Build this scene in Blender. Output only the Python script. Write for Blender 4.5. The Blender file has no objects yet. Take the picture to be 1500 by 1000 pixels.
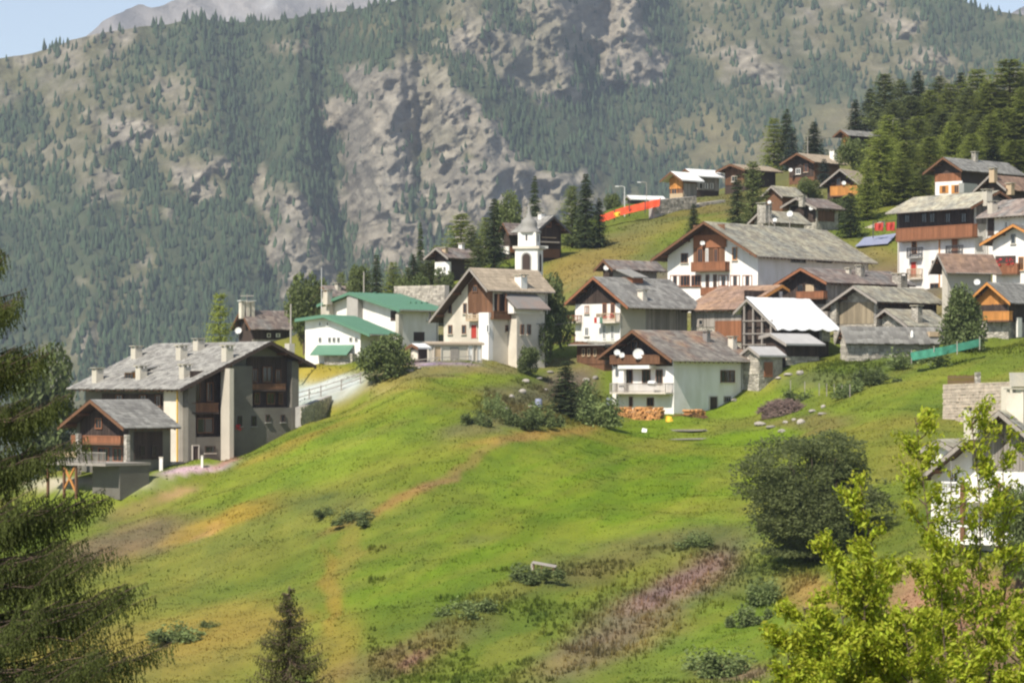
import bpy, math, random
import numpy as np
from mathutils import Vector
R_ = math.radians
random.seed(7)
rng = np.random.default_rng(7)
S = bpy.context.scene

# ---------------------------------------------------------------- camera, sky, sun, exposure
F, H0 = 4500.0, 560.0          # focal length and horizon row, for a 1500 x 1000 frame
cam_d = bpy.data.cameras.new('camera'); cam = bpy.data.objects.new('camera', cam_d)
S.collection.objects.link(cam); S.camera = cam
cam.location = (0, 0, 0); cam.rotation_euler = (R_(90), 0, 0)
cam_d.sensor_width = 36; cam_d.lens = F / 1500 * 36
cam_d.shift_y = (H0 - 500) / 1500
cam_d.clip_start = 0.5; cam_d.clip_end = 30000
SAZ, SEL = R_(33), R_(48)
SUN = Vector((-math.sin(SAZ) * math.cos(SEL), -math.cos(SAZ) * math.cos(SEL), math.sin(SEL)))
w = bpy.data.worlds.new('World'); S.world = w; w.use_nodes = True
nt = w.node_tree; nt.nodes.clear()
sky = nt.nodes.new('ShaderNodeTexSky'); sky.sky_type = 'NISHITA'; sky.sun_disc = False
sky.sun_elevation = SEL; sky.sun_rotation = math.atan2(SUN.x, SUN.y)
sky.altitude = 1800; sky.air_density = 1.0; sky.dust_density = 1.2; sky.ozone_density = 1.6
bg = nt.nodes.new('ShaderNodeBackground'); bg.inputs[1].default_value = 0.11
wo = nt.nodes.new('ShaderNodeOutputWorld')
hsv = nt.nodes.new('ShaderNodeHueSaturation'); hsv.inputs['Saturation'].default_value = .72
nt.links.new(sky.outputs[0], hsv.inputs['Color']); nt.links.new(hsv.outputs[0], bg.inputs[0]); nt.links.new(bg.outputs[0], wo.inputs[0])
sd = bpy.data.lights.new('sun', 'SUN'); sd.energy = 4.8; sd.angle = R_(0.53); sd.color = (1, .93, .82)
sun = bpy.data.objects.new('sun', sd); S.collection.objects.link(sun)
sun.rotation_euler = SUN.to_track_quat('Z', 'Y').to_euler()
S.view_settings.view_transform = 'Standard'; S.view_settings.look = 'None'
S.view_settings.exposure = 0.5; S.view_settings.gamma = 1
S.cycles.use_denoising = True
S.cycles.volume_bounces = 0; S.cycles.max_bounces = 6; S.cycles.transparent_max_bounces = 8
S.cycles.filter_width = 2.3

# ---------------------------------------------------------------- helpers
def P(px, py, D):
    return Vector(((px - 750) / F * D, D, (H0 - py) / F * D))

def _hash(ix, iy, seed):
    h = (ix.astype(np.int64) * 374761393 + iy.astype(np.int64) * 668265263 + seed * 1442695041) & 0xffffffff
    h = ((h ^ (h >> 13)) * 1274126177) & 0xffffffff
    return ((h ^ (h >> 16)) & 0xffff) / 65535.0
def vnoise(x, y, seed=0):
    x = np.asarray(x, float); y = np.asarray(y, float)
    ix = np.floor(x); iy = np.floor(y); fx = x - ix; fy = y - iy
    fx = fx * fx * (3 - 2 * fx); fy = fy * fy * (3 - 2 * fy)
    a = _hash(ix, iy, seed); b = _hash(ix + 1, iy, seed); c = _hash(ix, iy + 1, seed); d = _hash(ix + 1, iy + 1, seed)
    return (a + (b - a) * fx) * (1 - fy) + (c + (d - c) * fx) * fy
def fbm(x, y, seed=0, octv=4, ridged=False):
    s = 0; a = .5; t = 0
    for k in range(octv):
        n = vnoise(x * 2**k + 17.3 * k, y * 2**k + 9.1 * k, seed + k)
        if ridged: n = 1 - abs(2 * n - 1)
        s = s + a * n; t += a; a *= .5
    return s / t

def mesh_np(name, V, T, m, col=None, smooth=False, parent=None):
    V = np.ascontiguousarray(V, np.float32).reshape(-1, 3); T = np.ascontiguousarray(T, np.int32)
    k = T.shape[1]
    me = bpy.data.meshes.new(name)
    me.vertices.add(len(V)); me.vertices.foreach_set('co', V.ravel())
    me.loops.add(T.size); me.loops.foreach_set('vertex_index', T.ravel())
    me.polygons.add(len(T)); me.polygons.foreach_set('loop_start', np.arange(0, T.size, k, dtype=np.int32))
    me.polygons.foreach_set('loop_total', np.full(len(T), k, np.int32))
    me.update(calc_edges=True)
    if smooth: me.polygons.foreach_set('use_smooth', np.ones(len(T), bool))
    if col is not None:
        at = me.color_attributes.new('col', 'FLOAT_COLOR', 'POINT')
        c = np.ones((len(V), 4), np.float32); c[:, :3] = col
        at.data.foreach_set('color', c.ravel())
    me.materials.append(m)
    o = bpy.data.objects.new(name, me); S.collection.objects.link(o)
    if parent is not None: o.parent = parent
    return o

class MB:
    def __init__(s): s.v = []; s.f = []
    def add(s, vs, fs):
        n = len(s.v); s.v += [tuple(v) for v in vs]; s.f += [tuple(i + n for i in f) for f in fs]; return s
    def hexa(s, p):   # 8 points: bottom 4 then top 4
        return s.add(p, [(0, 3, 2, 1), (4, 5, 6, 7), (0, 1, 5, 4), (1, 2, 6, 5), (2, 3, 7, 6), (3, 0, 4, 7)])
    def box(s, x0, y0, z0, x1, y1, z1):
        return s.hexa([(x0, y0, z0), (x1, y0, z0), (x1, y1, z0), (x0, y1, z0), (x0, y0, z1), (x1, y0, z1), (x1, y1, z1), (x0, y1, z1)])
    def beam(s, p, q, w, h=None):
        p = Vector(p); q = Vector(q); h = h or w
        d = (q - p).normalized(); up = Vector((0, 0, 1))
        if abs(d.z) > .95: up = Vector((1, 0, 0))
        a = d.cross(up).normalized() * w / 2; b = a.cross(d).normalized() * h / 2
        return s.hexa([p - a - b, p + a - b, q + a - b, q - a - b, p - a + b, p + a + b, q + a + b, q - a + b])
    def tube(s, pts, rs, n=6):
        rings = []
        for i, p in enumerate(pts):
            p = Vector(p); d = (Vector(pts[min(i + 1, len(pts) - 1)]) - Vector(pts[max(i - 1, 0)])).normalized()
            u = d.cross(Vector((0, 0, 1)) if abs(d.z) < .9 else Vector((1, 0, 0))).normalized(); v = d.cross(u)
            r = rs[i] if hasattr(rs, '__len__') else rs
            rings.append([p + (u * math.cos(6.2832 * k / n) + v * math.sin(6.2832 * k / n)) * r for k in range(n)])
        vs = [q for r in rings for q in r]; fs = []
        for i in range(len(pts) - 1):
            for k in range(n): fs.append((i * n + k, i * n + (k + 1) % n, (i + 1) * n + (k + 1) % n, (i + 1) * n + k))
        fs.append(tuple(range(n))[::-1]); fs.append(tuple((len(pts) - 1) * n + k for k in range(n)))
        return s.add(vs, fs)
    def extr(s, poly, vec):   # polygon points extruded by vec
        n = len(poly); vec = Vector(vec); p = [Vector(q) for q in poly]
        return s.add(p + [q + vec for q in p], [tuple(range(n))[::-1], tuple(range(n, 2 * n))] + [(i, (i + 1) % n, n + (i + 1) % n, n + i) for i in range(n)])
    def build(s, name, m, parent=None):
        me = bpy.data.meshes.new(name); me.from_pydata(s.v, [], s.f); me.materials.append(m)
        o = bpy.data.objects.new(name, me); S.collection.objects.link(o)
        if parent is not None: o.parent = parent
        return o
def tag(o, label=None, cat=None, group=None, kind=None):
    for k, v in (('label', label), ('category', cat), ('group', group), ('kind', kind)):
        if v: o[k] = v
    return o
def empty(name, loc, rz=0, label=None, cat=None, group=None):
    o = bpy.data.objects.new(name, None); S.collection.objects.link(o)
    o.location = loc; o.rotation_euler = (0, 0, rz); o.empty_display_size = .1
    return tag(o, label, cat, group)

# ---------------------------------------------------------------- materials
def mat(name, col, rough=.85, var=.3, scale=2.0, bump=.0, bscale=12, island=0, attr=False, transl=0, objvar=0, metal=0, stretch=None, voro=0, spec=.3, hue=0, col2=None):
    m = bpy.data.materials.new(name); m.use_nodes = True; n = m.node_tree.nodes; l = m.node_tree.links
    b = n['Principled BSDF']; out = n['Material Output']
    tc = n.new('ShaderNodeTexCoord'); src = tc.outputs['Object']
    if stretch:
        mp = n.new('ShaderNodeMapping'); mp.inputs['Scale'].default_value = stretch; l.new(src, mp.inputs[0]); src = mp.outputs[0]
    def noise(sc, det=4):
        t = n.new('ShaderNodeTexNoise'); t.inputs['Scale'].default_value = sc; t.inputs['Detail'].default_value = det
        l.new(src, t.inputs['Vector']); return t.outputs['Fac']
    def math_(op, a, bb, c=None):
        t = n.new('ShaderNodeMath'); t.operation = op
        for i, v in enumerate((a, bb, c)):
            if v is None: continue
            if hasattr(v, 'links'): l.new(v, t.inputs[i])
            else: t.inputs[i].default_value = v
        return t.outputs[0]
    if attr:
        a = n.new('ShaderNodeAttribute'); a.attribute_name = 'col'; c = a.outputs['Color']
    else:
        rgb = n.new('ShaderNodeRGB'); rgb.outputs[0].default_value = (*col, 1); c = rgb.outputs[0]
    if col2:
        mx = n.new('ShaderNodeMix'); mx.data_type = 'RGBA'; cr = n.new('ShaderNodeMapRange')
        cr.inputs[1].default_value = .42; cr.inputs[2].default_value = .62
        l.new(noise(col2[1], 5), cr.inputs[0]); l.new(cr.outputs[0], mx.inputs[0]); l.new(c, mx.inputs[6]); mx.inputs[7].default_value = (*col2[0], 1); c = mx.outputs[2]
    f = math_('MULTIPLY_ADD', noise(scale), 2 * var, 1 - var)
    f2 = math_('MULTIPLY_ADD', noise(scale * 9), var * 1.2, 1 - var * .6); f = math_('MULTIPLY', f, f2)
    g = n.new('ShaderNodeNewGeometry')
    if island:
        f = math_('MULTIPLY', f, math_('MULTIPLY_ADD', g.outputs['Random Per Island'], 2 * island, 1 - island))
    if objvar:
        oi = n.new('ShaderNodeObjectInfo'); f = math_('MULTIPLY', f, math_('MULTIPLY_ADD', oi.outputs['Random'], 2 * objvar, 1 - objvar))
    if voro:
        v = n.new('ShaderNodeTexVoronoi'); v.inputs['Scale'].default_value = voro; l.new(src, v.inputs['Vector'])
        vb = n.new('ShaderNodeSeparateColor'); l.new(v.outputs['Color'], vb.inputs[0])
        f = math_('MULTIPLY', f, math_('MULTIPLY_ADD', vb.outputs[0], .6, .7))
        ve = n.new('ShaderNodeTexVoronoi'); ve.feature = 'DISTANCE_TO_EDGE'; ve.inputs['Scale'].default_value = voro; l.new(src, ve.inputs['Vector'])
        bh = math_('MINIMUM', math_('MULTIPLY', ve.outputs['Distance'], 6), 1.0)
    sc = n.new('ShaderNodeVectorMath'); sc.operation = 'SCALE'; l.new(c, sc.inputs[0]); l.new(f, sc.inputs['Scale'])
    c = sc.outputs[0]
    if hue:
        hs = n.new('ShaderNodeHueSaturation'); src_r = g.outputs['Random Per Island'] if island else noise(scale * .7)
        l.new(math_('MULTIPLY_ADD', src_r, hue, .5 - hue / 2), hs.inputs['Hue']); l.new(c, hs.inputs['Color']); c = hs.outputs[0]
    l.new(c, b.inputs['Base Color'])
    b.inputs['Roughness'].default_value = rough; b.inputs['Metallic'].default_value = metal; b.inputs['Specular IOR Level'].default_value = spec
    if bump or voro:
        bp = n.new('ShaderNodeBump'); bp.inputs['Strength'].default_value = bump or .6; bp.inputs['Distance'].default_value = .1 if not voro else .15
        l.new(bh if voro else noise(bscale, 5), bp.inputs['Height']); l.new(bp.outputs[0], b.inputs['Normal'])
    if transl:
        t = n.new('ShaderNodeBsdfTranslucent'); l.new(c, t.inputs[0]); ms = n.new('ShaderNodeMixShader'); ms.inputs[0].default_value = transl
        l.new(b.outputs[0], ms.inputs[1]); l.new(t.outputs[0], ms.inputs[2]); l.new(ms.outputs[0], out.inputs[0])
    return m
WOODS = (3, 3, .5)
M = dict(
    white=mat('white_plaster', (.82, .79, .755), var=.08, scale=.6, bump=.15, bscale=8, stretch=(1, 1, .35), col2=((.72, .69, .63), .8)),
    cream=mat('cream_plaster', (.66, .6, .5), var=.12, scale=.7, bump=.2, bscale=8, col2=((.5, .45, .37), .3)),
    beige=mat('beige_plaster', (.5, .46, .38), var=.14, scale=.7, bump=.2, bscale=8),
    grey=mat('grey_plaster', (.3, .3, .28), var=.15, scale=.6, bump=.25, bscale=6),
    darkwall=mat('brown_grey_render', (.165, .155, .13), var=.18, scale=.7, bump=.25, bscale=6, col2=((.13, .12, .1), .3)),
    zinc=mat('zinc_sheet', (.42, .41, .4), rough=.5, var=.2, scale=.8),
    shadedpale=mat('shaded_planks', (.27, .22, .15), var=.3, scale=2, stretch=WOODS, island=.25),  # hayloft planks: shade of the roof overhang darkened into the colour
    concrete=mat('concrete', (.36, .34, .31), var=.25, scale=.5, bump=.3, bscale=5),
    stone=mat('rubble_stone', (.36, .33, .28), var=.25, scale=1.2, voro=2.6, rough=.95),
    stoneblock=mat('stone_blocks', (.42, .38, .32), var=.25, scale=1.5, bump=.5, bscale=8, island=.32, rough=.95),
    slate=mat('grey_slate', (.235, .225, .205), var=.25, scale=.5, bump=.3, bscale=6, island=.3, rough=.75, hue=.02, spec=.4),
    slate_light=mat('lichen_slate', (.38, .345, .26), var=.22, scale=.5, bump=.3, bscale=6, island=.28, rough=.85, hue=.03, col2=((.27, .26, .22), .4)),
    slate_brown=mat('brown_slate', (.24, .19, .165), var=.25, scale=.5, bump=.3, bscale=6, island=.3, rough=.85, hue=.03, col2=((.2, .19, .18), .4)),
    slate_rust=mat('rusty_slate', (.22, .195, .17), var=.3, scale=.45, bump=.3, bscale=6, island=.3, rough=.8, hue=.03, col2=((.29, .18, .12), .25)),
    rust=mat('rusty_sheet', (.24, .16, .12), var=.35, scale=.7, bump=.3, bscale=5, island=.25, rough=.8, col2=((.29, .185, .12), .4)),
    tan=mat('tan_slate', (.42, .34, .25), var=.15, scale=.5, bump=.2, bscale=6, island=.16, rough=.85),
    under=mat('roof_underside', (.09, .06, .045), var=.3, scale=2),
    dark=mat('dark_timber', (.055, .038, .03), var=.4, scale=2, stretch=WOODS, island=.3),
    brown=mat('brown_timber', (.15, .075, .04), var=.35, scale=2, stretch=WOODS, island=.25),
    red=mat('reddish_timber', (.26, .11, .055), var=.3, scale=2, stretch=WOODS, island=.2),
    orange=mat('orange_timber', (.5, .22, .06), var=.25, scale=2, stretch=WOODS, island=.2),
    pale=mat('pale_timber', (.45, .34, .22), var=.3, scale=2, stretch=WOODS, island=.25),
    greyw=mat('weathered_timber', (.28, .25, .22), var=.3, scale=2, stretch=WOODS, island=.3),
    glass=mat('window_glass', (.02, .025, .03), rough=.12, var=.1, spec=.7),
    frame=mat('window_frame', (.55, .5, .43), var=.1),
    wframe=mat('white_frame', (.78, .77, .74), var=.06),
    green=mat('green_metal', (.1, .21, .14), rough=.5, var=.1, scale=.4),
    metal=mat('bright_metal', (.72, .72, .7), rough=.45, var=.12, scale=.6),
    tarp=mat('white_tarpaulin', (.8, .8, .79), rough=.5, var=.05, scale=.5, bump=.3, bscale=1.5),
    bluetarp=mat('blue_tarpaulin', (.26, .28, .38), rough=.5, var=.15, scale=.5),
    dish=mat('white_dish', (.6, .6, .58), rough=.4, var=.04),
    redp=mat('red_cloth', (.42, .05, .035), var=.2),
    rednet=mat('orange_net', (.85, .13, .05), var=.2, scale=1.5, transl=.4),
    greennet=mat('green_net', (.07, .28, .18), var=.3, scale=1.5, transl=.3),
    yellow=mat('yellow_plastic', (.75, .45, .04), var=.1),
    flower=mat('red_flowers', (.6, .03, .04), var=.4, scale=9, island=.4),
    iron=mat('dark_iron', (.05, .05, .055), rough=.6, var=.2),
    pole=mat('pole', (.35, .32, .28), var=.2),
    bark=mat('bark', (.12, .085, .06), var=.4, scale=6, bump=.6, bscale=14),
    spruce=mat('spruce_needles', (.075, .1, .04), var=.35, scale=.25, island=.4, objvar=.2, transl=.25, rough=.8),
    larch=mat('larch_needles', (.27, .31, .07), var=.3, scale=.3, island=.3, objvar=.25, transl=.5, rough=.8),
    pine=mat('pine_needles', (.18, .21, .075), var=.35, scale=.25, island=.35, objvar=.3, transl=.42, rough=.8),
    blue=mat('blue_spruce', (.06, .085, .07), var=.3, scale=.25, island=.35, transl=.1),
    leaf=mat('green_leaves', (.11, .14, .045), var=.35, scale=.5, island=.4, objvar=.15, transl=.2, rough=.7),
    leaf2=mat('fresh_leaves', (.13, .16, .05), var=.3, scale=.5, island=.35, transl=.3, rough=.6),
    scrub=mat('scrub_leaves', (.15, .19, .065), var=.35, scale=.8, island=.35, objvar=.3, transl=.3, rough=.8),
    sand=mat('sandy_stone', (.5, .42, .34), var=.2, scale=1, bump=.4, bscale=6, island=.15),
    dlarch=mat('dark_larch_twigs', (.08, .08, .025), var=.35, scale=1.2, island=.45, transl=.3, rough=.8),
    willow=mat('willow_leaves', (.145, .17, .06), var=.3, scale=.5, island=.15, transl=.5, rough=.7),
    yleaf=mat('yellow_green_leaves', (.36, .4, .03), var=.25, scale=1.2, island=.35, transl=.42, rough=.5, hue=.035),
    lneedle=mat('larch_twigs', (.068, .083, .017), var=.35, scale=1.2, island=.45, transl=.3, rough=.8),
    forest=mat('forest_needles', (.042, .066, .03), var=.3, scale=.01, island=.35, rough=.9),
    ground=mat('meadow', (.1, .1, .1), attr=True, var=.22, scale=.5, bump=.6, bscale=3.5, rough=.95, spec=.1),
    blades=mat('grass_blades', (.1, .1, .1), attr=True, var=.1, scale=.5, island=.2, rough=.85, transl=.5, spec=.15),
    mount=mat('mountain_ground', (.1, .1, .1), attr=True, var=.32, scale=.07, bump=1.0, bscale=.2, rough=1, spec=.05),
    firew=mat('split_logs', (.48, .24, .09), var=.3, scale=4, island=.35),
    brush=mat('brushwood', (.2, .14, .12), var=.3, scale=4, island=.35),
    rock=mat('boulder', (.33, .3, .26), var=.3, scale=2, bump=.5, bscale=6, objvar=.25),
)
M['yleaf'].node_tree.nodes['Principled BSDF'].inputs['Roughness'].default_value = .65
M['mount'].node_tree.nodes['Bump'].inputs['Distance'].default_value = 2.5
M['ground'].node_tree.nodes['Bump'].inputs['Distance'].default_value = .12

# ---------------------------------------------------------------- ground shape
GD = np.array([5, 20, 60, 110, 150, 200, 240, 270, 300, 330, 360, 400, 450, 500, 560, 650, 800, 1100], float)
GC = {
 -400: [2500, 2360, 1610, 1337, 1200, 1030, 900, 810, 745, 735, 745, 760, 780, 800, 820, 850, 900, 900],
 0:    [2500, 2360, 1610, 1337, 1200, 1010, 880, 790, 722, 708, 720, 740, 760, 780, 800, 850, 900, 900],
 200:  [2500, 2360, 1610, 1337, 1190, 1000, 870, 775, 703, 695, 700, 720, 740, 760, 800, 850, 900, 900],
 350:  [2500, 2360, 1610, 1337, 1190, 995, 850, 735, 650, 618, 600, 600, 620, 650, 700, 800, 900, 900],
 430:  [2500, 2360, 1610, 1337, 1190, 992, 830, 700, 607, 590, 570, 560, 570, 600, 650, 800, 900, 900],
 500:  [2500, 2360, 1610, 1337, 1190, 990, 810, 675, 588, 562, 545, 520, 520, 560, 620, 750, 900, 900],
 600:  [2500, 2360, 1610, 1337, 1190, 990, 775, 640, 553, 528, 515, 460, 440, 480, 560, 650, 800, 850],
 700:  [2500, 2360, 1610, 1337, 1190, 990, 770, 645, 566, 525, 500, 450, 390, 400, 470, 600, 800, 850],
 900:  [2500, 2360, 1610, 1337, 1190, 990, 775, 688, 634, 606, 520, 400, 350, 305, 310, 400, 700, 800],
 1100: [2500, 2360, 1610, 1337, 1170, 975, 780, 698, 646, 600, 510, 415, 330, 285, 268, 300, 600, 700],
 1300: [2500, 2360, 1610, 1310, 1100, 850, 725, 650, 590, 530, 480, 388, 305, 245, 200, 175, 220, 500],
 1450: [2500, 2360, 1580, 1250, 1030, 815, 720, 645, 590, 520, 462, 375, 288, 228, 185, 155, 160, 400],
 1900: [2500, 2360, 1560, 1220, 1010, 800, 700, 630, 570, 500, 440, 350, 270, 210, 165, 130, 140, 350]}
gcx = np.array(sorted(GC), float)
_pd = np.arange(0, 1120, 4.0); _px = np.arange(-400, 1901, 20.0)
_g = np.array([np.interp(_pd, GD, -(np.array(GC[int(c)]) - H0) / F * GD) for c in gcx])
_g = np.array([np.interp(_px, gcx, _g[:, j]) for j in range(len(_pd))])          # [D, px]
for _ in range(3):
    _g[1:-1] = (_g[:-2] + 2 * _g[1:-1] + _g[2:]) / 4
    _g[:, 1:-1] = (_g[:, :-2] + 2 * _g[:, 1:-1] + _g[:, 2:]) / 4
PINS = []
def zbase(X, Y):
    X = np.asarray(X, float); Y = np.asarray(Y, float)
    px = np.clip(750 + F * X / np.maximum(Y, 1), -400, 1899); i = np.clip(Y / 4, 0, len(_pd) - 1.001); j = (px + 400) / 20
    a = i.astype(int); b = j.astype(int); fa = i - a; fb = j - b; b = np.minimum(b, len(_px) - 2)
    return (_g[a, b] * (1 - fb) + _g[a, b + 1] * fb) * (1 - fa) + (_g[a + 1, b] * (1 - fb) + _g[a + 1, b + 1] * fb) * fa
def ground_z(X, Y):
    X = np.asarray(X, float); Y = np.asarray(Y, float)
    z = zbase(X, Y); num = np.zeros_like(z); den = np.full_like(z, .15)
    for (x, y, zz, r) in PINS:
        w_ = np.exp(-((X - x)**2 + (Y - y)**2) / (r * r)); num += w_ * (zz - float(zbase(x, y))); den += w_
    z = z + num / den * np.minimum(1, den)
    amp = np.clip((Y - 15) / 100, 0, 1)
    return z + amp * ((fbm(X / 17, Y / 17, 3, 3) - .5) * 1.5 + (fbm(X / 4.5, Y / 4.5, 5, 4) - .5) * .95)
def G(px, D, dz=0):
    X = (px - 750) / F * D
    return Vector((X, D, float(ground_z(X, D)) + dz))
def Gpy(px, py, d0=120, d1=560):
    "first point of the ground met by the line of sight"
    D = np.arange(d0, d1, .5); X = (px - 750) / F * D; z = ground_z(X, D)
    hit = np.nonzero(H0 - F * z / D <= py)[0]
    k = hit[0] if len(hit) else len(D) - 1
    return Vector((X[k], D[k], z[k]))
# ---------------------------------------------------------------- houses
def slates(host, Mp, s0, s1, te, tr, zf, mats, exp=.48, wid=.6):
    "courses of loose slates lying on one slope, from the eave te up to the ridge tr"
    ln = math.hypot(tr - te, zf(tr) - zf(te)); n = max(2, int(ln / exp)); m = max(2, int((s1 - s0) / wid))
    V = []; T = []; dt = (tr - te) / n; nz = abs(tr - te) / ln
    for i in range(n):
        off = random.random() * wid; ws = s0
        while ws < s1 - .05:
            w2 = min(s1, ws + wid * random.uniform(.65, 1.4))
            ta = te + dt * i + random.uniform(-.12, .02) * (1 if tr > te else -1) * (1.0 if i else .6); tb = te + dt * (i + 1.25)
            if (tb - tr) * (1 if tr > te else -1) > 0: tb = tr
            h = .05 + random.random() * .06; k = len(V); j = random.uniform(-.02, .02)
            V += [Mp(ws, ta, zf(ta) + h), Mp(w2 - .015, ta + j, zf(ta) + h + j), Mp(w2 - .015, tb, zf(tb) + .015), Mp(ws, tb, zf(tb) + .015),
                  Mp(ws, ta, zf(ta) - .02), Mp(w2 - .015, ta + j, zf(ta) - .02)]
            T += [(k, k + 1, k + 2, k + 3), (k + 4, k + 5, k + 1, k)]
            ws = w2
    o = mesh_np('slates', V, np.array(T), mats, parent=host); o['kind'] = 'stuff'; return o

def seams(host, Mp, s0, s1, te, tr, zf, mats, step=.6, hh=.05, name='seams'):
    b = MB(); s = s0 + .05
    while s < s1:
        p = [Mp(s, te, zf(te)), Mp(s + .06, te, zf(te)), Mp(s + .06, tr, zf(tr)), Mp(s, tr, zf(tr))]
        b.hexa(p + [(q[0], q[1], q[2] + hh) for q in p]); s += step
    o = b.build(name, mats, host); o['kind'] = 'stuff'; return o

class House:
    def __init__(h, name, label, cat, cx, by, ey, lx, rx, D, phi, ridge, ry, rp=None, og=1.2, og2=.9, oe=1.0, oe2=None,
                 wall='white', roof='slate', cover='slate', verge='brown', down=4, pin=True, group=None, tan2=None, nowall=False, purl=True):
        h.phi = R_(phi); c, s = math.cos(h.phi), math.sin(h.phi); h.C = P(cx, by, D); h.b = Vector((s, c, 0)); h.a = Vector((-c, s, 0))
        kl = (lx - 750) / F; kr = (rx - 750) / F
        h.L = (h.C.x - kl * D) / (c + kl * s); h.R = (kr * D - h.C.x) / (s - kr * c)
        h.root = empty(name, h.C, math.pi / 2 - h.phi, label, cat, group); h.ridge = ridge
        h.T, h.Sx = (h.L, h.R) if ridge == 'R' else (h.R, h.L)
        h.Mp = (lambda s_, t, z: (s_, t, z)) if ridge == 'R' else (lambda s_, t, z: (t, s_, z))
        gf = 'l' if ridge == 'R' else 'r'; h.gf = gf; h.sf = 'r' if gf == 'l' else 'l'
        oe2 = oe if oe2 is None else oe2
        h.tr = h.T / 2 if rp is None else h.uz(gf, rp, by, off=og)[0]
        pr = h.wpt(h.Mp(-og, h.tr, 0)); h.zr = (H0 - ry) / F * pr.y - h.C.z
        pe = h.wpt(h.Mp(-og, -oe, 0)); ze = (H0 - ey) / F * pe.y - h.C.z
        h.tan = (h.zr - ze) / (h.tr + oe); h.tan2 = tan2 or h.tan
        h.og, h.og2, h.oe, h.oe2 = og, og2, oe, oe2
        tr, T, Sx = h.tr, h.T, h.Sx
        z = h.z = lambda t: h.zr - (h.tan * (tr - t) if t < tr else h.tan2 * (t - tr))
        if not nowall:
            poly = [(0, -down), (T, -down), (T, z(T) - .28), (tr, z(tr) - .3), (0, z(0) - .28)]
            MB().extr([h.Mp(0, t, zz) for t, zz in poly], Vector(h.Mp(Sx, 0, 0))).build('wall', M[wall], h.root)
        th = .2
        for (ta, nm) in ((-oe, 'roof'), (T + oe2, 'roof')):
            p = [(-og, ta), (Sx + og2, ta), (Sx + og2, tr), (-og, tr)]
            r = MB().hexa([h.Mp(a, b_, z(b_) - th) for a, b_ in p] + [h.Mp(a, b_, z(b_)) for a, b_ in p]).build(nm, M['under'] if cover == 'slate' else M[roof], h.root)
            if cover == 'slate': slates(r, h.Mp, -og - .04, Sx + og2 + .04, ta - (.06 if ta < tr else -.06), tr, z, M[roof])
            elif cover == 'seam': seams(r, h.Mp, -og, Sx + og2, ta, tr, z, M[roof])
            elif cover == 'corr': seams(r, h.Mp, -og, Sx + og2, ta, tr, z, M[roof], .28, .03, 'corrugations')
            # bargeboards
            for sg in (-og - .03, ):
                MB().hexa([h.Mp(sg - .05, ta, z(ta) - .34), h.Mp(sg + .02, ta, z(ta) - .34), h.Mp(sg + .02, tr, z(tr) - .34), h.Mp(sg - .05, tr, z(tr) - .34),
                           h.Mp(sg - .05, ta, z(ta) - .02), h.Mp(sg + .02, ta, z(ta) - .02), h.Mp(sg + .02, tr, z(tr) - .02), h.Mp(sg - .05, tr, z(tr) - .02)]).build('bargeboard', M[verge], h.root)
        # rafter tails under the near eave
        if purl:
            b = MB(); k = 0
            while k * .8 < Sx:
                s_ = k * .8; p = [h.Mp(s_, -oe + .08, z(-oe + .08) - .36), h.Mp(s_ + .12, -oe + .08, z(-oe + .08) - .36), h.Mp(s_ + .12, .1, z(.1) - .36), h.Mp(s_, .1, z(.1) - .36)]
                b.hexa(p + [(q[0], q[1], q[2] + .155) for q in p]); k += 1
            tag(b.build('rafters', M['brown'], h.root), kind='stuff')
            for t in (0.02, tr * .5, tr, (T + tr) / 2, T - .02):
                MB().box(*[min(a, b_) for a, b_ in zip(h.Mp(-og + .1, t - .1, z(t) - .5), h.Mp(-.01, t + .1, z(t) - .24))],
                         *[max(a, b_) for a, b_ in zip(h.Mp(-og + .1, t - .1, z(t) - .5), h.Mp(-.01, t + .1, z(t) - .24))]).build('purlin', M['brown'], h.root)
        if wall in ('white', 'cream', 'beige') and cover != 'none':
            g0, g1 = h.Mp(-og + .1, -oe - .07, z(-oe) - .12), h.Mp(Sx + og2 - .1, -oe - .07, z(-oe) - .12)
            g_ = MB().tube([g0, g1], .075, 6).build('gutter', M['greyw'], h.root)
            d0 = h.Mp(Sx - .3, -oe - .07, z(-oe) - .15); d1 = h.Mp(Sx - .3, -.09, z(0) - .75); d2 = h.Mp(Sx - .3, -.09, -2)
            MB().tube([d0, d1, d2], .05, 6).build('downpipe', M['greyw'], g_)
        if pin:
            for u, v in ((0, 0), (h.R, 0), (0, h.L), (h.R, h.L), (h.R / 2, h.L / 2)):
                q = h.wpt((u, v, 0)); PINS.append((q.x, q.y, h.C.z - .1, max(5, min(h.R, h.L) * .55)))
    def wpt(h, p): return h.C + h.b * p[0] + h.a * p[1] + Vector((0, 0, p[2]))
    def uz(h, face, px, py, off=0):
        "picture point -> (u, z) on the plane of a face, moved out by off"
        k = (px - 750) / F
        if face == 'l':
            o = h.C - h.b * off; u = (o.x - k * o.y) / (-h.a.x + k * h.a.y); q = o + h.a * u
        else:
            o = h.C - h.a * off; u = (k * o.y - o.x) / (h.b.x - k * h.b.y); q = o + h.b * u
        return u, (H0 - py) / F * q.y - h.C.z
    def rect(h, face, r, off=0):
        (u0, z1), (u1, z0) = h.uz(face, r[0], r[1], off), h.uz(face, r[2], r[3], off)
        ua, ub = min(u0, u1), max(u0, u1); zc = (z0 + z1) / 2
        return ua, ub, min(z0, z1), max(z0, z1)
    def fb(h, mb, face, u0, u1, z0, z1, o0, o1):
        if face == 'l': mb.box(-o1, u0, z0, -o0, u1, z1)
        else: mb.box(u0, -o1, z0, u1, -o0, z1)
        return mb
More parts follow.
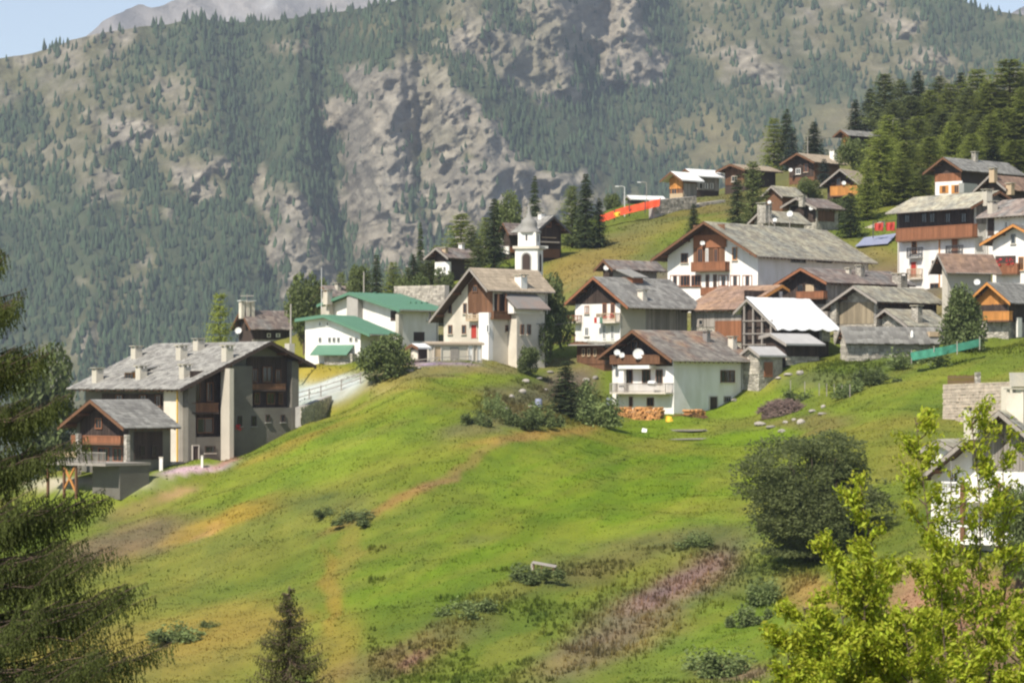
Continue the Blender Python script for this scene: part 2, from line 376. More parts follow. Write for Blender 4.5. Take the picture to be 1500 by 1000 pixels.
    def block(h, name, face, r, o0, o1, m, off=None, parent=None, z0=None):
        u0, u1, a, b_ = h.rect(face, r, o1 if off is None else off)
        return h.fb(MB(), face, u0, u1, a if z0 is None else z0, b_, o0, o1).build(name, M[m], parent or h.root)
    def win(h, face, r, fr='frame', shut=None, off=0, name='window', sill='beige', mull=1, flowers=False):
        u0, u1, z0, z1 = h.rect(face, r, off); t = .09
        b = MB()
        for a in ((u0, u0 + t, z0, z1), (u1 - t, u1, z0, z1), (u0 + t, u1 - t, z0, z0 + t), (u0 + t, u1 - t, z1 - t, z1)): h.fb(b, face, *a, off + .005, off + .09)
        for k in range(mull):
            um = u0 + (u1 - u0) * (k + 1) / (mull + 1); h.fb(b, face, um - .03, um + .03, z0 + t, z1 - t, off + .005, off + .075)
        f = b.build(name, M[fr], h.root)
        h.fb(MB(), face, u0 + t, u1 - t, z0 + t, z1 - t, off + .005, off + .03).build('pane', M['glass'], f)
        if u1 - u0 > .5 and fr in ('wframe', 'frame', 'red') and random.random() < .45:
            for a, b_ in ((u0 + t, u0 + t + (u1 - u0) * .22), (u1 - t - (u1 - u0) * .22, u1 - t)): h.fb(MB(), face, a, b_, z0 + t, z1 - t, off + .032, off + .045).build('curtain', M['wframe'], f)
        if sill: h.fb(MB(), face, u0 - .1, u1 + .1, z0 - .1, z0 - .01, off + .005, off + .2).build('sill', M[sill], f)
        if shut:
            sw = (u1 - u0) * .55
            for a, b_ in ((u0 - sw - .03, u0 - .03), (u1 + .03, u1 + sw + .03)):
                h.fb(MB(), face, a, b_, z0, z1, off + .006, off + .07).build('shutter', M[shut], f)
        if flowers: flower_box(h, face, u0, u1, z0 - .02, off + .22, f)
        return f
    def door(h, face, r, m='brown', off=0):
        u0, u1, z0, z1 = h.rect(face, r, off); b = MB(); t = .1
        for a in ((u0 - t, u0, z0, z1 + t), (u1, u1 + t, z0, z1 + t), (u0, u1, z1, z1 + t)): h.fb(b, face, *a, off + .005, off + .12)
        d = b.build('door', M['frame'], h.root); n = 4; w_ = (u1 - u0) / n
        c = MB()
        for k in range(n): h.fb(c, face, u0 + k * w_, u0 + (k + 1) * w_ - .02, z0, z1, off + .005, off + .05 + .008 * (k % 2))
        c.build('door_leaf', M[m], d); return d
    def clad(h, face, r, m='brown', off=0, th=.06, gable=False, step=.22, horiz=False, zlo=None):
        "boards on a wall; with gable=True they rise to the roof"
        u0, u1, z0, z1 = h.rect(face, r, off); b = MB()
        if horiz:
            z = z0
            while z < z1: h.fb(b, face, u0, u1, z, min(z + step - .02, z1), off + .005, off + th + .02 * random.random()); z += step
        else:
            u = u0
            while u < u1 - .02:
                top = z1
                if gable:
                    top = min(h.z(u), h.z(u + step)) - .3
                    if z1 < 900: top = min(top, 1e9)
                if top > z0 + .05: h.fb(b, face, u, min(u + step - .02, u1), z0, top, off + .005, off + th + .03 * random.random())
                u += step
        return tag(b.build('timber_cladding', M[m], h.root), kind='stuff')
    def balcony(h, face, r, depth=1.1, slab='concrete', rail='brown', off=0, sthick=.18, solid=False, ends=True):
        "r: left, top of rail, right, bottom of slab, measured at the front edge"
        u0, u1, z0, z1 = h.rect(face, r, off + depth)
        s = h.fb(MB(), face, u0, u1, z0, z0 + sthick, off + .005, off + depth).build('balcony', M[slab], h.root)
        b = MB(); zr = z1
        h.fb(b, face, u0, u1, zr - .1, zr, off + depth - .1, off + depth)
        h.fb(b, face, u0, u1, z0 + sthick + .08, z0 + sthick + .15, off + depth - .08, off + depth - .02)
        for ua in ((u0, u1 - .08) if ends else ()):
            h.fb(b, face, ua, ua + .08, zr - .1, zr, off + .005, off + depth - .1)
            h.fb(b, face, ua, ua + .08, z0 + sthick, zr - .1, off + depth - .1, off + depth)
            v = off + .1
            while v < off + depth - .2: h.fb(b, face, ua + .02, ua + .06, z0 + sthick, zr - .1, v, v + (.15 if solid else .04)); v += .17
        h_ = b.build('rail', M[rail], s); b = MB(); u = u0 + .1; w_ = .15 if solid else .04
        while u < u1 - .1: h.fb(b, face, u, u + w_, z0 + sthick, zr - .1, off + depth - .07, off + depth - .03); u += .17
        tag(b.build('balusters', M[rail], s), kind='stuff'); return s
    def roofpt(h, px, py, side=0):
        "where the line of sight meets the roof slope (side 0: the slope at the near eave)"
        for D in np.arange(h.C.y - 5, h.C.y + 45, .05):
            q = P(px, py, D) - h.C; x = q.dot(h.b); y = q.dot(h.a); s_, t = (x, y) if h.ridge == 'R' else (y, x)
            if -h.oe - .2 < t < h.T + h.oe2 and -h.og - .3 < s_ < h.Sx + h.og2 + .5 and q.z <= h.z(t): return x, y, q.z
        q = h.Mp(h.Sx / 2, h.tr, h.zr); return q
    def chimney(h, px, pyb, pyt, w_=.8, m='beige', cap='slate_light', d=None):
        x, y, z = h.roofpt(px, pyb); dd = h.wpt((x, y, 0)).y; hh = (pyb - pyt) / F * dd; w2 = (d or w_) / 2; w_ /= 2
        c = MB().box(x - w2, y - w_, z - .5, x + w2, y + w_, z + hh - .32).build('chimney', M[m], h.root)
        b = MB()
        for i in (-1, 1):
            for j in (-1, 1): b.box(x + i * (w2 - .09) - .08, y + j * (w_ - .09) - .08, z + hh - .32, x + i * (w2 - .09) + .08, y + j * (w_ - .09) + .08, z + hh - .1)
        b.build('chimney_pillars', M[m], c)['kind'] = 'stuff'
        MB().box(x - w2 - .14, y - w_ - .14, z + hh - .1, x + w2 + .14, y + w_ + .14, z + hh).build('chimney_cap', M[cap], c); return c
    def dish(h, face, px, py, r, off=.6):
        u, z = h.uz(face, px, py, off); n = 14; V = []; Fc = []
        q = (-off, u, z) if face == 'l' else (u, -off, z)
        o = make_dish(r); o.parent = h.root; o.location = q; aim = Vector((-.1, -.95, .3))
        o.rotation_euler = (h_rot(h) @ aim).to_track_quat('Z', 'Y').to_euler(); return o
def h_rot(h):
    from mathutils import Matrix
    return Matrix.Rotation(-(math.pi / 2 - h.phi), 3, 'Z')
def make_dish(r, name='satellite_dish'):
    V = [(0, 0, -.18 * r)]; Fc = []; n = 16
    for k in (1, 2, 3):
        for i in range(n): a = 6.2832 * i / n; q = r * k / 3; V.append((q * math.cos(a), q * math.sin(a), -.18 * r * (1 - (k / 3)**2)))
    for i in range(n): Fc.append((0, 1 + i, 1 + (i + 1) % n))
    for k in (0, 1):
        for i in range(n): Fc.append((1 + k * n + i, 1 + (k + 1) * n + i, 1 + (k + 1) * n + (i + 1) % n, 1 + k * n + (i + 1) % n))
    b = MB(); b.add(V, Fc); b.beam((0, 0, -.2 * r), (0, .1 * r, -.9 * r), .06); b.beam((0, -r * .95, 0), (0, -.1 * r, .75 * r), .03); b.box(-.05, -.15 * r - .05, .7 * r, .05, -.15 * r + .05, .82 * r)
    return b.build(name, M['dish'])
def flower_box(h, face, u0, u1, z, off, parent):
    b = h.fb(MB(), face, u0, u1, z - .15, z + .05, off, off + .18).build('flower_box', M['brown'], parent)
    return b
def blossoms(h, face, r, off, m='flower', n=60, size=.12, name='blossoms'):
    u0, u1, z0, z1 = h.rect(face, r, off); V = []; T = []
    for i in range(n):
        u = random.uniform(u0, u1); z = random.uniform(z0, z1); o = off + random.uniform(-.1, .15); k = len(V)
        for q in range(3):
            d = (u + random.uniform(-size, size), z + random.uniform(-size, size), o + random.uniform(-size, size))
            V.append((-d[2], d[0], d[1]) if face == 'l' else (d[0], -d[2], d[1]))
        T.append((k, k + 1, k + 2))
    return tag(mesh_np(name, V, np.array(T), M[m], parent=h.root), kind='stuff')
def stones(h, face, r, off=0, sz=.42, th=.1, m='stoneblock'):
    "rubble stones standing proud of a wall, joints recessed"
    u0, u1, z0, z1 = h.rect(face, r, off); b = MB(); z = z0
    while z < z1:
        hz = sz * random.uniform(.55, .9); u = u0 - random.random() * .2
        while u < u1:
            wu = sz * random.uniform(.6, 1.5); a, c = max(u, u0), min(u + wu - .03, u1)
            if c - a > .06: h.fb(b, face, a, c, z, min(z + hz - .03, z1), off + .002, off + th * random.uniform(.5, 1.2))
            u += wu
        z += hz
    return tag(b.build('wall_stones', M[m], h.root), kind='stuff')

# --- big grey chalet on the left
h = House('grey_chalet', 'huge grey chalet with many chimneys on its slate roof, left of the meadow', 'house', 268, 688, 569, 125, 430, 300, 50, 'L', 500, rp=397, og=1.6, og2=1.2, oe=1.4, oe2=1.6, wall='darkwall', down=3, verge='dark')
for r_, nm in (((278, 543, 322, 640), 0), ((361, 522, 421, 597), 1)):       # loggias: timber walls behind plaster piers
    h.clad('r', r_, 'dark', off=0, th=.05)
    u0, u1, z0, z1 = h.rect('r', r_, .6)
for r_ in ((268, 556, 279, 688), (322, 552, 362, 688), (420, 536, 430, 620)):
    u0, u1, z0, z1 = h.rect('r', r_, 0); h.fb(MB(), 'r', u0, u1, -3, min(h.z(max(0, u0)), h.z(u1)) - .26, .006, .9).build('pier', M['darkwall'], h.root)
for r_ in ((279, 640, 322, 688), (362, 597, 420, 660)):
    u0, u1, z0, z1 = h.rect('r', r_, 0); h.fb(MB(), 'r', u0 + .003, u1 - .003, -3, z1, .006, .86).build('lower_wall', M['darkwall'], h.root)
MB().box(*[0] * 3, 0, 0, 0) if 0 else None
u0, u1, z0, z1 = h.rect('r', (332, 550, 346, 640), 1.9); h.fb(MB(), 'r', u0, u0 + .5, -3, min(h.z(u0), h.z(u1)) - .3, .9, 2.4).build('buttress', M['beige'], h.root)
h.balcony('r', (281, 590, 321, 606), .85, slab='dark', rail='brown', off=.05, solid=True, ends=False)
h.balcony('r', (364, 562, 419, 573), .8, slab='dark', rail='brown', off=.05, solid=True, ends=False)
for r_ in ((285, 560, 293, 588), (302, 560, 312, 588), (288, 612, 312, 634)): h.win('r', r_, fr='brown', off=.12, sill=None)
for r_ in ((369, 540, 377, 560), (384, 537, 398, 560), (403, 541, 411, 560), (372, 575, 380, 592), (390, 575, 402, 592), (408, 575, 414, 592)): h.win('r', r_, fr='brown', off=.12, sill=None)
h.door('r', (282, 653, 290, 690), 'dark', off=.9)
h.win('r', (300, 653, 315, 663), fr='dark', off=.9)
for r_ in ((348, 609, 354, 624), (368, 609, 375, 624), (389, 607, 395, 618), (411, 607, 417, 618)): h.win('r', r_, fr='dark', off=.9, sill='grey', mull=0)
blossoms(h, 'r', (345, 622, 353, 629), 1.2, n=50)
h.clad('l', (150, 576, 246, 640), 'dark', off=0)
for r_ in ((205, 578, 215, 596), (170, 578, 180, 596), (228, 578, 236, 596)): h.win('l', r_, fr='brown', off=.1, sill=None)
u0, u1, z0, z1 = h.rect('l', (246, 575, 268, 690), 0); h.fb(MB(), 'l', u0, u1, -3, h.z(0) - .35, .006, .5).build('pier', M['cream'], h.root)
MB().tube([h.Mp(-.05 - .6, 0, -1) if 0 else (-.62, .1, -1), (-.62, .1, h.z(0) - .5)], .07).build('drainpipe', M['yellow'], h.root)
for (x, b_, t) in ((143, 559, 538), (200, 524, 506), (266, 526, 505), (291, 512, 495), (333, 528, 505), (207, 554, 535), (271, 553, 533)): h.chimney(x, b_, t, .85, m='beige')
h.block('chimney', 'r', (417, 503, 425, 520), -6, -5.2, 'beige', off=-6)
x, y, z = h.roofpt(192, 553); dm = MB().box(x - .2, y - .9, z - .5, x + 1.6, y + .9, z + .55).build('dormer', M['orange'], h.root)
MB().hexa([(x - .8, y - 1.3, z + .5), (x + 2.6, y - 1.3, z + 1.1), (x + 2.6, y + 1.3, z + 1.1), (x - .8, y + 1.3, z + .5), (x - .8, y - 1.3, z + .65), (x + 2.6, y - 1.3, z + 1.25), (x + 2.6, y + 1.3, z + 1.25), (x - .8, y + 1.3, z + .65)]).build('dormer_roof', M['slate'], dm)
for k in range(3): MB().box(x - .26, y - .7 + k * .52, z - .1, x - .22, y - .35 + k * .52, z + .4).build('dormer_window', M['glass'], dm)
h.MAIN = h; H1 = h

# --- its lower wing with the terrace
h = House('chalet_wing', 'low chalet wing with a carved balcony, in front of the huge grey chalet', 'house', 190, 683, 626, 112, 250, 284, 42, 'R', 585, og=1.5, og2=.5, oe=.9, wall='darkwall', down=2.3)
h.clad('l', (118, 590, 188, 640), 'dark', gable=True)
h.clad('r', (196, 632, 238, 672), 'dark')
h.balcony('l', (104, 637, 176, 652), 1.0, slab='brown', rail='red', solid=True)
for r_ in ((122, 655, 136, 676), (144, 655, 160, 676), (166, 655, 180, 676)): h.win('l', r_, fr='red', sill=None)
h.win('l', (140, 612, 150, 628), fr='red', off=.1, sill=None)
for r_ in ((205, 652, 212, 668), (222, 652, 229, 668)): h.win('r', r_, fr='dark', off=.1, sill=None)
for px_ in (115, 186):
    u, z = h.uz('l', px_, 680, 1.35); h.fb(MB(), 'l', u - .2, u + .2, -2.2, h.z(u) - .5 if px_ == 186 else 3.0, 1.15, 1.55).build('post', M['stone'], h.root)
H1c = h
t = empty('terrace', P(178, 690, 280), math.pi / 2 - R_(42), 'dark timber terrace on stilts with an iron railing, beside the chalet wing', 'terrace')
sl = MB().box(-3.2, -1.5, .55, 2.2, 7.5, .8).build('deck', M['greyw'], t)
MB().box(-1.4, -1.4, -2.5, 2.1, 2.4, .548).build('base_wall', M['darkwall'], t)
for y in (2.9, 4.6, 6.9): MB().box(-3.0, y - .1, -2.5, -2.8, y + .1, .548).build('post', M['brown'], t)
MB().beam((-2.9, 3, -1.8), (-2.9, 4.6, .4), .14).build('brace', M['orange'], t); MB().beam((-2.9, 4.7, -1.8), (-2.9, 3.1, .4), .14).build('brace', M['orange'], t)
rl = MB().box(-3.2, -1.5, 1.72, -3.12, 7.5, 1.8).build('rail', M['greyw'], t)
b = MB()
for k in range(44): b.box(-3.19, -1.45 + k * .205, .8, -3.13, -1.40 + k * .205, 1.72)
tag(b.build('balusters', M['greyw'], t), kind='stuff')
b = MB()
for k in range(12): b.box(-3.3, 2.4 + k * .36, 1.3, -3.21, 2.66 + k * .36, 1.78)
tag(b.build('hanging_boards', M['pale'], t), kind='stuff')

# --- dark brown-roofed house far left
h = House('brown_roofed_house', 'dark house under a smooth brown roof, behind the huge grey chalet', 'house', 370, 505, 481, 350, 424, 410, 48, 'R', 454, og=.9, oe=.7, wall='dark', roof='slate_brown', down=3)
h.clad('r', (371, 483, 423, 503), 'dark')
for r_ in ((391, 488, 396, 494), (404, 488, 410, 494)): h.win('r', r_, fr='wframe', off=.1, sill=None, mull=0)
h.block('wall_base', 'r', (370, 497, 424, 505), .006, .12, 'stone')
for x in (354, 362, 369): h.chimney(x, 461, 440, .55, m='cream', cap='metal')
h.dish('l', 349, 484, .45)

# --- white building with green metal roofs
h = House('green_roofed_annex', 'lower white building with a green metal roof, small windows along its gable', 'house', 528, 522, 489, 447, 566, 350, 24, 'R', 461, rp=474, og=.8, og2=.4, oe=1.6, oe2=.9, wall='white', roof='green', cover='seam', verge='green', tan2=.12, down=3, purl=False)
for x in (467, 478): h.win('l', (x, 471, x + 4, 478), fr='wframe', sill=None, mull=0)
for x in (467, 481, 487.5, 494): h.win('l', (x, 494, x + 4, 501), fr='grey', sill=None, mull=0)
for x in (512, 520): h.win('l', (x, 494, x + 4, 500), fr='grey', sill=None, mull=0)
u0, u1, z0, z1 = h.rect('l', (458, 505, 512, 519), 1.2)
MB().hexa([(-1.9, u0, z0 - .1), (-.01, u0, z1 - .1), (-.01, u1, z1 - .1), (-1.9, u1, z0 - .1), (-1.9, u0, z0), (-.01, u0, z1), (-.01, u1, z1), (-1.9, u1, z0)]).build('porch_roof', M['green'], h.root)
h.block('porch_wall', 'l', (475, 518, 516, 530), .01, 1.2, 'stone', z0=-3)
h = House('green_roofed_house', 'tall white house with a broad green metal roof and a grey shaded side', 'house', 582, 512, 453, 484, 642, 364, 40, 'R', 428, rp=511, og=1.0, og2=1.0, oe=1.3, wall='white', roof='green', cover='seam', verge='green', down=3, purl=False)
h.block('stair_tower', 'l', (508, 432, 524, 470), .01, .9, 'concrete')
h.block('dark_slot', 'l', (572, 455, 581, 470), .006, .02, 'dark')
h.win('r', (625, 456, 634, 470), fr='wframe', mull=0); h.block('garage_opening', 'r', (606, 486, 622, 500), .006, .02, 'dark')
h.block('post', 'r', (584, 460, 590, 505), .4, .9, 'beige')
h.chimney(480, 440, 424, .8, m='cream')
h.block('chimney_stack', 'l', (477, 438, 482, 462), .3, 1.0, 'beige')
for k in range(7):
    x, y, z = h.roofpt(600 + k * 8, 444); MB().box(x - .12, y - .2, z, x + .12, y + .2, z + .16).build('snow_guard', M['green'], h.root)
# --- grey roofed house behind it
h = House('grey_roofed_house', 'long low house with a pinkish grey roof, just behind the green roofed house', 'house', 484, 452, 433, 470, 540, 405, 50, 'R', 418, og=.6, oe=.6, wall='beige', roof='slate_brown')
h.chimney(495, 424, 414, .6); h.chimney(520, 426, 416, .6)

# --- cream house with church behind
h = House('cream_house', 'cream house with a tan roof and dark timber gable, before the church tower', 'house', 722, 522, 424, 650, 802, 335, 43, 'R', 392, rp=688, og=1.3, og2=.8, oe=.4, oe2=1.0, wall='cream', roof='tan', verge='greyw', down=3)
h.clad('l', (686, 400, 722, 458), 'brown', gable=True, zlo=0)
u0, u1, z0, z1 = h.rect('l', (703, 458, 723, 525), .5); h.fb(MB(), 'l', 0, u1, -3, z1, .006, .7).build('white_bay', M['white'], h.root)
h.win('l', (713, 475, 717, 487), off=.7, mull=0, fr='wframe', sill=None)
for r_, s_ in (((657, 444, 662, 459), 'orange'), ((679, 444, 684, 459), None), ((657, 476, 663, 489), None), ((677, 476, 683, 489), None), ((693, 442, 698, 465), None)): h.win('l', r_, fr='brown', mull=0)
h.door('l', (691, 476, 699, 495), 'redp')
h.win('l', (692, 418, 700, 428), fr='brown', off=.1, sill=None)
h.balcony('l', (682, 461, 700, 470), .7, slab='pale', rail='pale')
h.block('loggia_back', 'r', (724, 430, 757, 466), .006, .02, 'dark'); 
h.balcony('r', (723, 455, 757, 468), .5, slab='brown', rail='brown', solid=True)
for x in (730, 741): h.block('loggia_post', 'r', (x, 430, x + 2, 458), .35, .5, 'brown')
h.win('r', (740, 476, 752, 486), fr='brown', mull=2)
u0, u1, z0, z1 = h.rect('r', (757, 444, 790, 522), 1.2)
h.block('projecting_bay', 'r', (757, 455, 798, 522), .01, 1.3, 'cream', z0=-3)
u0, u1, z0, z1 = h.rect('r', (752, 425, 801, 447), 1.6); zt = h.rect('r', (757, 455, 798, 522), 1.3)[3]
MB().hexa([(u0, -2.2, zt + .1), (u1, -2.2, zt + .1), (u1, .5, zt + 2.2), (u0, .5, zt + 2.2), (u0, -2.2, zt + .25), (u1, -2.2, zt + .25), (u1, .5, zt + 2.35), (u0, .5, zt + 2.35)]).build('bay_roof', M['slate_brown'], h.root)
MB().extr([(u0 + .35, -1.35, zt - .3), (u0 + .35, 0, zt - .3), (u0 + .35, 0, zt + 1.75), (u0 + .35, -1.35, zt + .6)], (u1 - u0 - .7, 0, 0)).build('bay_gable', M['white'], h.root)
for x in (762, 772): h.win('r', (x, 475, x + 5, 490), off=1.3, fr='brown', mull=0)
h.chimney(763, 418, 402, 1.0, m='white')
H3 = h
# low annex in front of it
t = House('annex', 'low flat-topped cream annex along the foot of the cream house', 'annex', 628, 530, 502, 622, 706, 325, 62, 'R', 500, og=.25, og2=.2, oe=.25, wall='cream', roof='tan', cover='none', verge='greyw', purl=False)
t.door('r', (636, 507, 645, 528), 'pale'); t.block('garage_door', 'r', (660, 508, 672, 528), .01, .06, 'greyw'); t.door('r', (686, 506, 692, 528), 'wframe'); t.door('r', (699, 506, 704, 528), 'wframe')
t = House('garden_shed', 'small open shed with a pale sloping roof, beside the round bush', 'shed', 614, 526, 508, 601, 626, 322, 45, 'R', 503, og=.4, og2=.3, oe=.3, wall='dark', roof='metal', cover='corr', purl=False)
t.block('shed_wall', 'l', (602, 512, 612, 526), .01, .06, 'cream')

# --- church tower
t = empty('church_tower', P(775, 470, 372), R_(-14), 'white church tower with an arched belfry and dark onion spire, above the cream house', 'church tower')
kx = 372 / F
def zz(py): return (470 - py) * kx
wl = 33 * kx / 2 / .98
MB().box(-wl, -wl, -6, wl, wl, zz(365)).build('lower_stage', M['white'], t)
MB().box(-wl - .25, -wl - .25, zz(365) + .001, wl + .25, wl + .25, zz(361)).build('cornice', M['cream'], t)
wu = wl * .8
MB().box(-wu, -wu, zz(361) + .001, wu, wu, zz(341)).build('upper_stage', M['white'], t)
def arch(nm, face, cx, w_, z0, z1, off, m, parent=t):
    n = 8; pts = [(cx - w_ / 2, z0), (cx + w_ / 2, z0)] + [(cx + w_ / 2 * math.cos(math.pi * k / n), z1 - w_ / 2 + w_ / 2 * math.sin(math.pi * k / n)) for k in range(n + 1)]
    if face == 'f': return MB().extr([(a, -off, z) for a, z in pts], (0, .05, 0)).build(nm, m, parent)
    return MB().extr([(off, a, z) for a, z in pts], (-.05, 0, 0)).build(nm, m, parent)
arch('belfry_surround', 'f', 0, 1.25, zz(398), zz(370), wl + .02, M['grey']); arch('belfry_opening', 'f', 0, .95, zz(398), zz(372), wl + .04, M['dark'])
arch('belfry_opening', 's', 0, .95, zz(398), zz(372), wl + .04, M['dark'])
arch('slit_window', 'f', -.05, .22, zz(353), zz(344), wu + .03, M['iron']); arch('slit_window', 's', 0, .35, zz(354), zz(344), wu + .03, M['iron'])
prof = [(wu + .28, 341.5), (wu + .3, 339), (wu * .95, 336), (wu * .8, 332), (wu * .85, 328), (wu * .72, 323), (wu * .32, 318), (wu * .2, 312), (wu * .12, 306), (.03, 298)]
V = []; T = []
for r_, y_ in prof:
    for k in range(8): a = 6.2832 * (k + .5) / 8; V.append((r_ * 1.08 * math.cos(a), r_ * 1.08 * math.sin(a), zz(y_)))
for i in range(len(prof) - 1):
    for k in range(8): T.append((i * 8 + k, i * 8 + (k + 1) % 8, (i + 1) * 8 + (k + 1) % 8, (i + 1) * 8 + k))
mesh_np('spire', V, np.array(T), M['slate'], parent=t)
b = MB(); b.box(-.02, -.02, zz(298), .02, .02, zz(288)); b.box(-.25, -.02, zz(292), .25, .02, zz(291.3)); b.build('cross', M['iron'], t)

# --- white house with Italian flag
h = House('red_trimmed_house', 'white house with red bargeboards and two small balconies, left of the rusty barn', 'house', 909, 500, 449, 843, 1006, 350, 43, 'R', 405, rp=869, og=1.0, og2=.8, oe=2.0, oe2=.9, wall='beige', verge='red', down=6)
h.block('white_facing', 'l', (843, 446, 909, 500), .006, .05, 'white', off=0)
h.clad('l', (844, 415, 909, 444), 'dark', gable=True, off=0)
h.clad('r', (946, 450, 1006, 500), 'greyw')
h.win('l', (857, 448, 863, 459), fr='red', off=.05, sill='cream'); h.win('l', (857, 479, 863, 492), fr='wframe', off=.05)
for x in (883, 895): h.win('l', (x, 444, x + 6, 466), fr='red', off=.05, mull=1, sill=None); h.win('l', (x, 476, x + 5, 497), fr='wframe', off=.05, sill=None)
h.balcony('l', (873, 459, 901, 473), 1.0, slab='cream', rail='pale', off=.05)
h.balcony('l', (830, 462, 846, 473), .8, slab='cream', rail='red', off=.05)
u, z = h.uz('l', 873, 468, 1.1)
for k, m_ in enumerate(('green', 'wframe', 'redp')): h.fb(MB(), 'l', u - .5 + .42 * k - .5, u - .1 + .42 * k - .5 + .02, z - .4, z + .25, 1.1, 1.13).build('flag_stripe', M[m_], h.root)
blossoms(h, 'l', (884, 459, 900, 465), 1.15, n=40)
h.chimney(941, 438, 424, .8, m='cream')
x, y, z = h.roofpt(925, 412); dm = MB().box(x - .3, y - .4, z - .4, x + 1.6, y + 1.2, z + .5).build('dormer', M['red'], h.root)
MB().hexa([(x - .7, y - .9, z + .35), (x + 2, y - .9, z + .35), (x + 2, y + 1.8, z + 1.3), (x - .7, y + 1.8, z + 1.3), (x - .7, y - .9, z + .5), (x + 2, y - .9, z + .5), (x + 2, y + 1.8, z + 1.45), (x - .7, y + 1.8, z + 1.45)]).build('dormer_roof', M['slate'], dm)
t = House('timber_shed', 'brown plank shed with a pale flat roof, below the white house with red bargeboards', 'shed', 885, 533, 508, 845, 912, 341, 43, 'R', 500, rp=850, og=.5, og2=.3, oe=.5, wall='brown', roof='slate_light', down=3, purl=False, tan2=.1)
u0, u1, z0, z1 = t.rect('r', (886, 503, 915, 506), .6); MB().box(-1.0, -1.0, z0, t.R + .3, t.L + .4, z0 + .12).build('roof_slab', M['concrete'], t.root)
t.clad('l', (846, 505, 884, 533), 'brown'); t.clad('r', (886, 509, 911, 533), 'dark')
for x in (853, 861, 870): t.win('l', (x, 510, x + 4, 522), fr='pale', off=.1, sill=None, mull=0)

# --- front white house
h = House('front_white_house', 'white house with a patchy rusty slate roof and long balcony, lowest on the meadow', 'house', 987, 608, 527, 897, 1088, 326, 43, 'R', 483, rp=926, og=1.5, og2=1.2, oe=1.0, oe2=1.0, wall='white', roof='slate_rust', verge='brown', down=3)
h.clad('l', (898, 490, 985, 536), 'dark', gable=True)
h.balcony('l', (893, 520, 966, 533), 1.2, slab='brown', rail='brown', solid=True)
h.balcony('l', (893, 561, 975, 577), 1.3, slab='cream', rail='greyw')
u0, u1, z0, z1 = h.rect('l', (905, 535, 951, 540), 1.2); h.fb(MB(), 'l', u0, u1, z0, z1, .01, 1.2).build('awning_slab', M['white'], h.root)
u, z = h.uz('l', 910, 560, 1.0); z_ = h.rect('l', (893, 561, 975, 577), 1.3)[2]; h.fb(MB(), 'l', u - .35, u + .35, z_ + .2, z0 - .005, .6, 1.0).build('pillar', M['white'], h.root)
for r_ in ((915, 541, 927, 562), (941, 541, 953, 562), (961, 541, 971, 563)): h.win('l', r_, fr='brown', sill=None)
for r_ in ((922, 581, 927, 596), (948, 582, 958, 595)): h.win('l', r_, fr='brown', sill=None)
h.win('l', (925, 499, 935, 512), fr='brown', off=.1, sill=None)
h.dish('l', 935, 518, .58, 1.35); h.dish('l', 911, 520, .3, 1.35); h.dish('l', 904, 516, .34, 1.35)
h.win('r', (1055, 542, 1076, 560), fr='brown', mull=2, sill='cream')
h.door('r', (1039, 581, 1050, 600), 'dark'); h.win('r', (1060, 580, 1070, 589), fr='greyw', mull=2, sill=None)
h.chimney(1073, 510, 492, .7, m='cream'); h.chimney(1035, 500, 484, .6, m='slate_brown', cap='slate_brown')
u, z = h.uz('l', 955, 562, 1.0); MB().tube([(-1.0, u - .5, z), (-1.0, u + .4, z + .05)], .28, 8).build('white_bundle', M['wframe'], h.root)
for u, v in ((h.R * .5, -2), (h.R, -2), (-2.5, h.L * .5), (-2.5, h.L), (-2, 0), (h.R * .8, -5)):
    q = h.wpt((u, v, 0)); PINS.append((q.x, q.y, h.C.z - .35, 4))
H2 = h

# --- big white chalet
h = House('big_white_chalet', 'big white chalet with a wide lichen-yellow slate roof and brown shutters, right of centre', 'house', 1110, 452, 374, 978, 1272, 373, 37, 'R', 324, rp=1031, og=1.8, og2=.6, oe=1.0, oe2=1.3, wall='white', roof='slate_light', verge='brown', down=5)
h.clad('l', (1016, 330, 1062, 396), 'brown', off=0)
h.block('gable_boards', 'l', (1016, 345, 1064, 362), .12, .2, 'red', off=.1)
for r_ in ((1022, 364, 1030, 388), (1034, 364, 1038, 390), (1046, 364, 1052, 390)): h.win('l', r_, fr='white' if r_[0] == 1034 else 'red', off=.12, sill=None)
h.win('l', (998, 371, 1008, 385), fr='brown'); h.win('l', (1073, 362, 1080, 381), fr='orange', mull=0)
h.balcony('l', (1012, 384, 1062, 397), 1.1, slab='brown', rail='red', solid=True)
for x in (982, 997, 1013, 1053, 1070, 1088): h.win('l', (x, 403, x + 14, 419), fr='red', sill='brown', mull=2)
for x in (1034, 1045): h.win('l', (x, 402, x + 5, 424), fr='brown', sill=None)
h.balcony('l', (1026, 421, 1050, 433), 1.0, slab='brown', rail='red', solid=True)
for x0 in (1158, 1196, 1226): h.win('r', (x0, 378, x0 + 22, 386), fr='grey', sill=None, mull=2)
h.dish('l', 1029, 356, .3, .6)
H6 = h

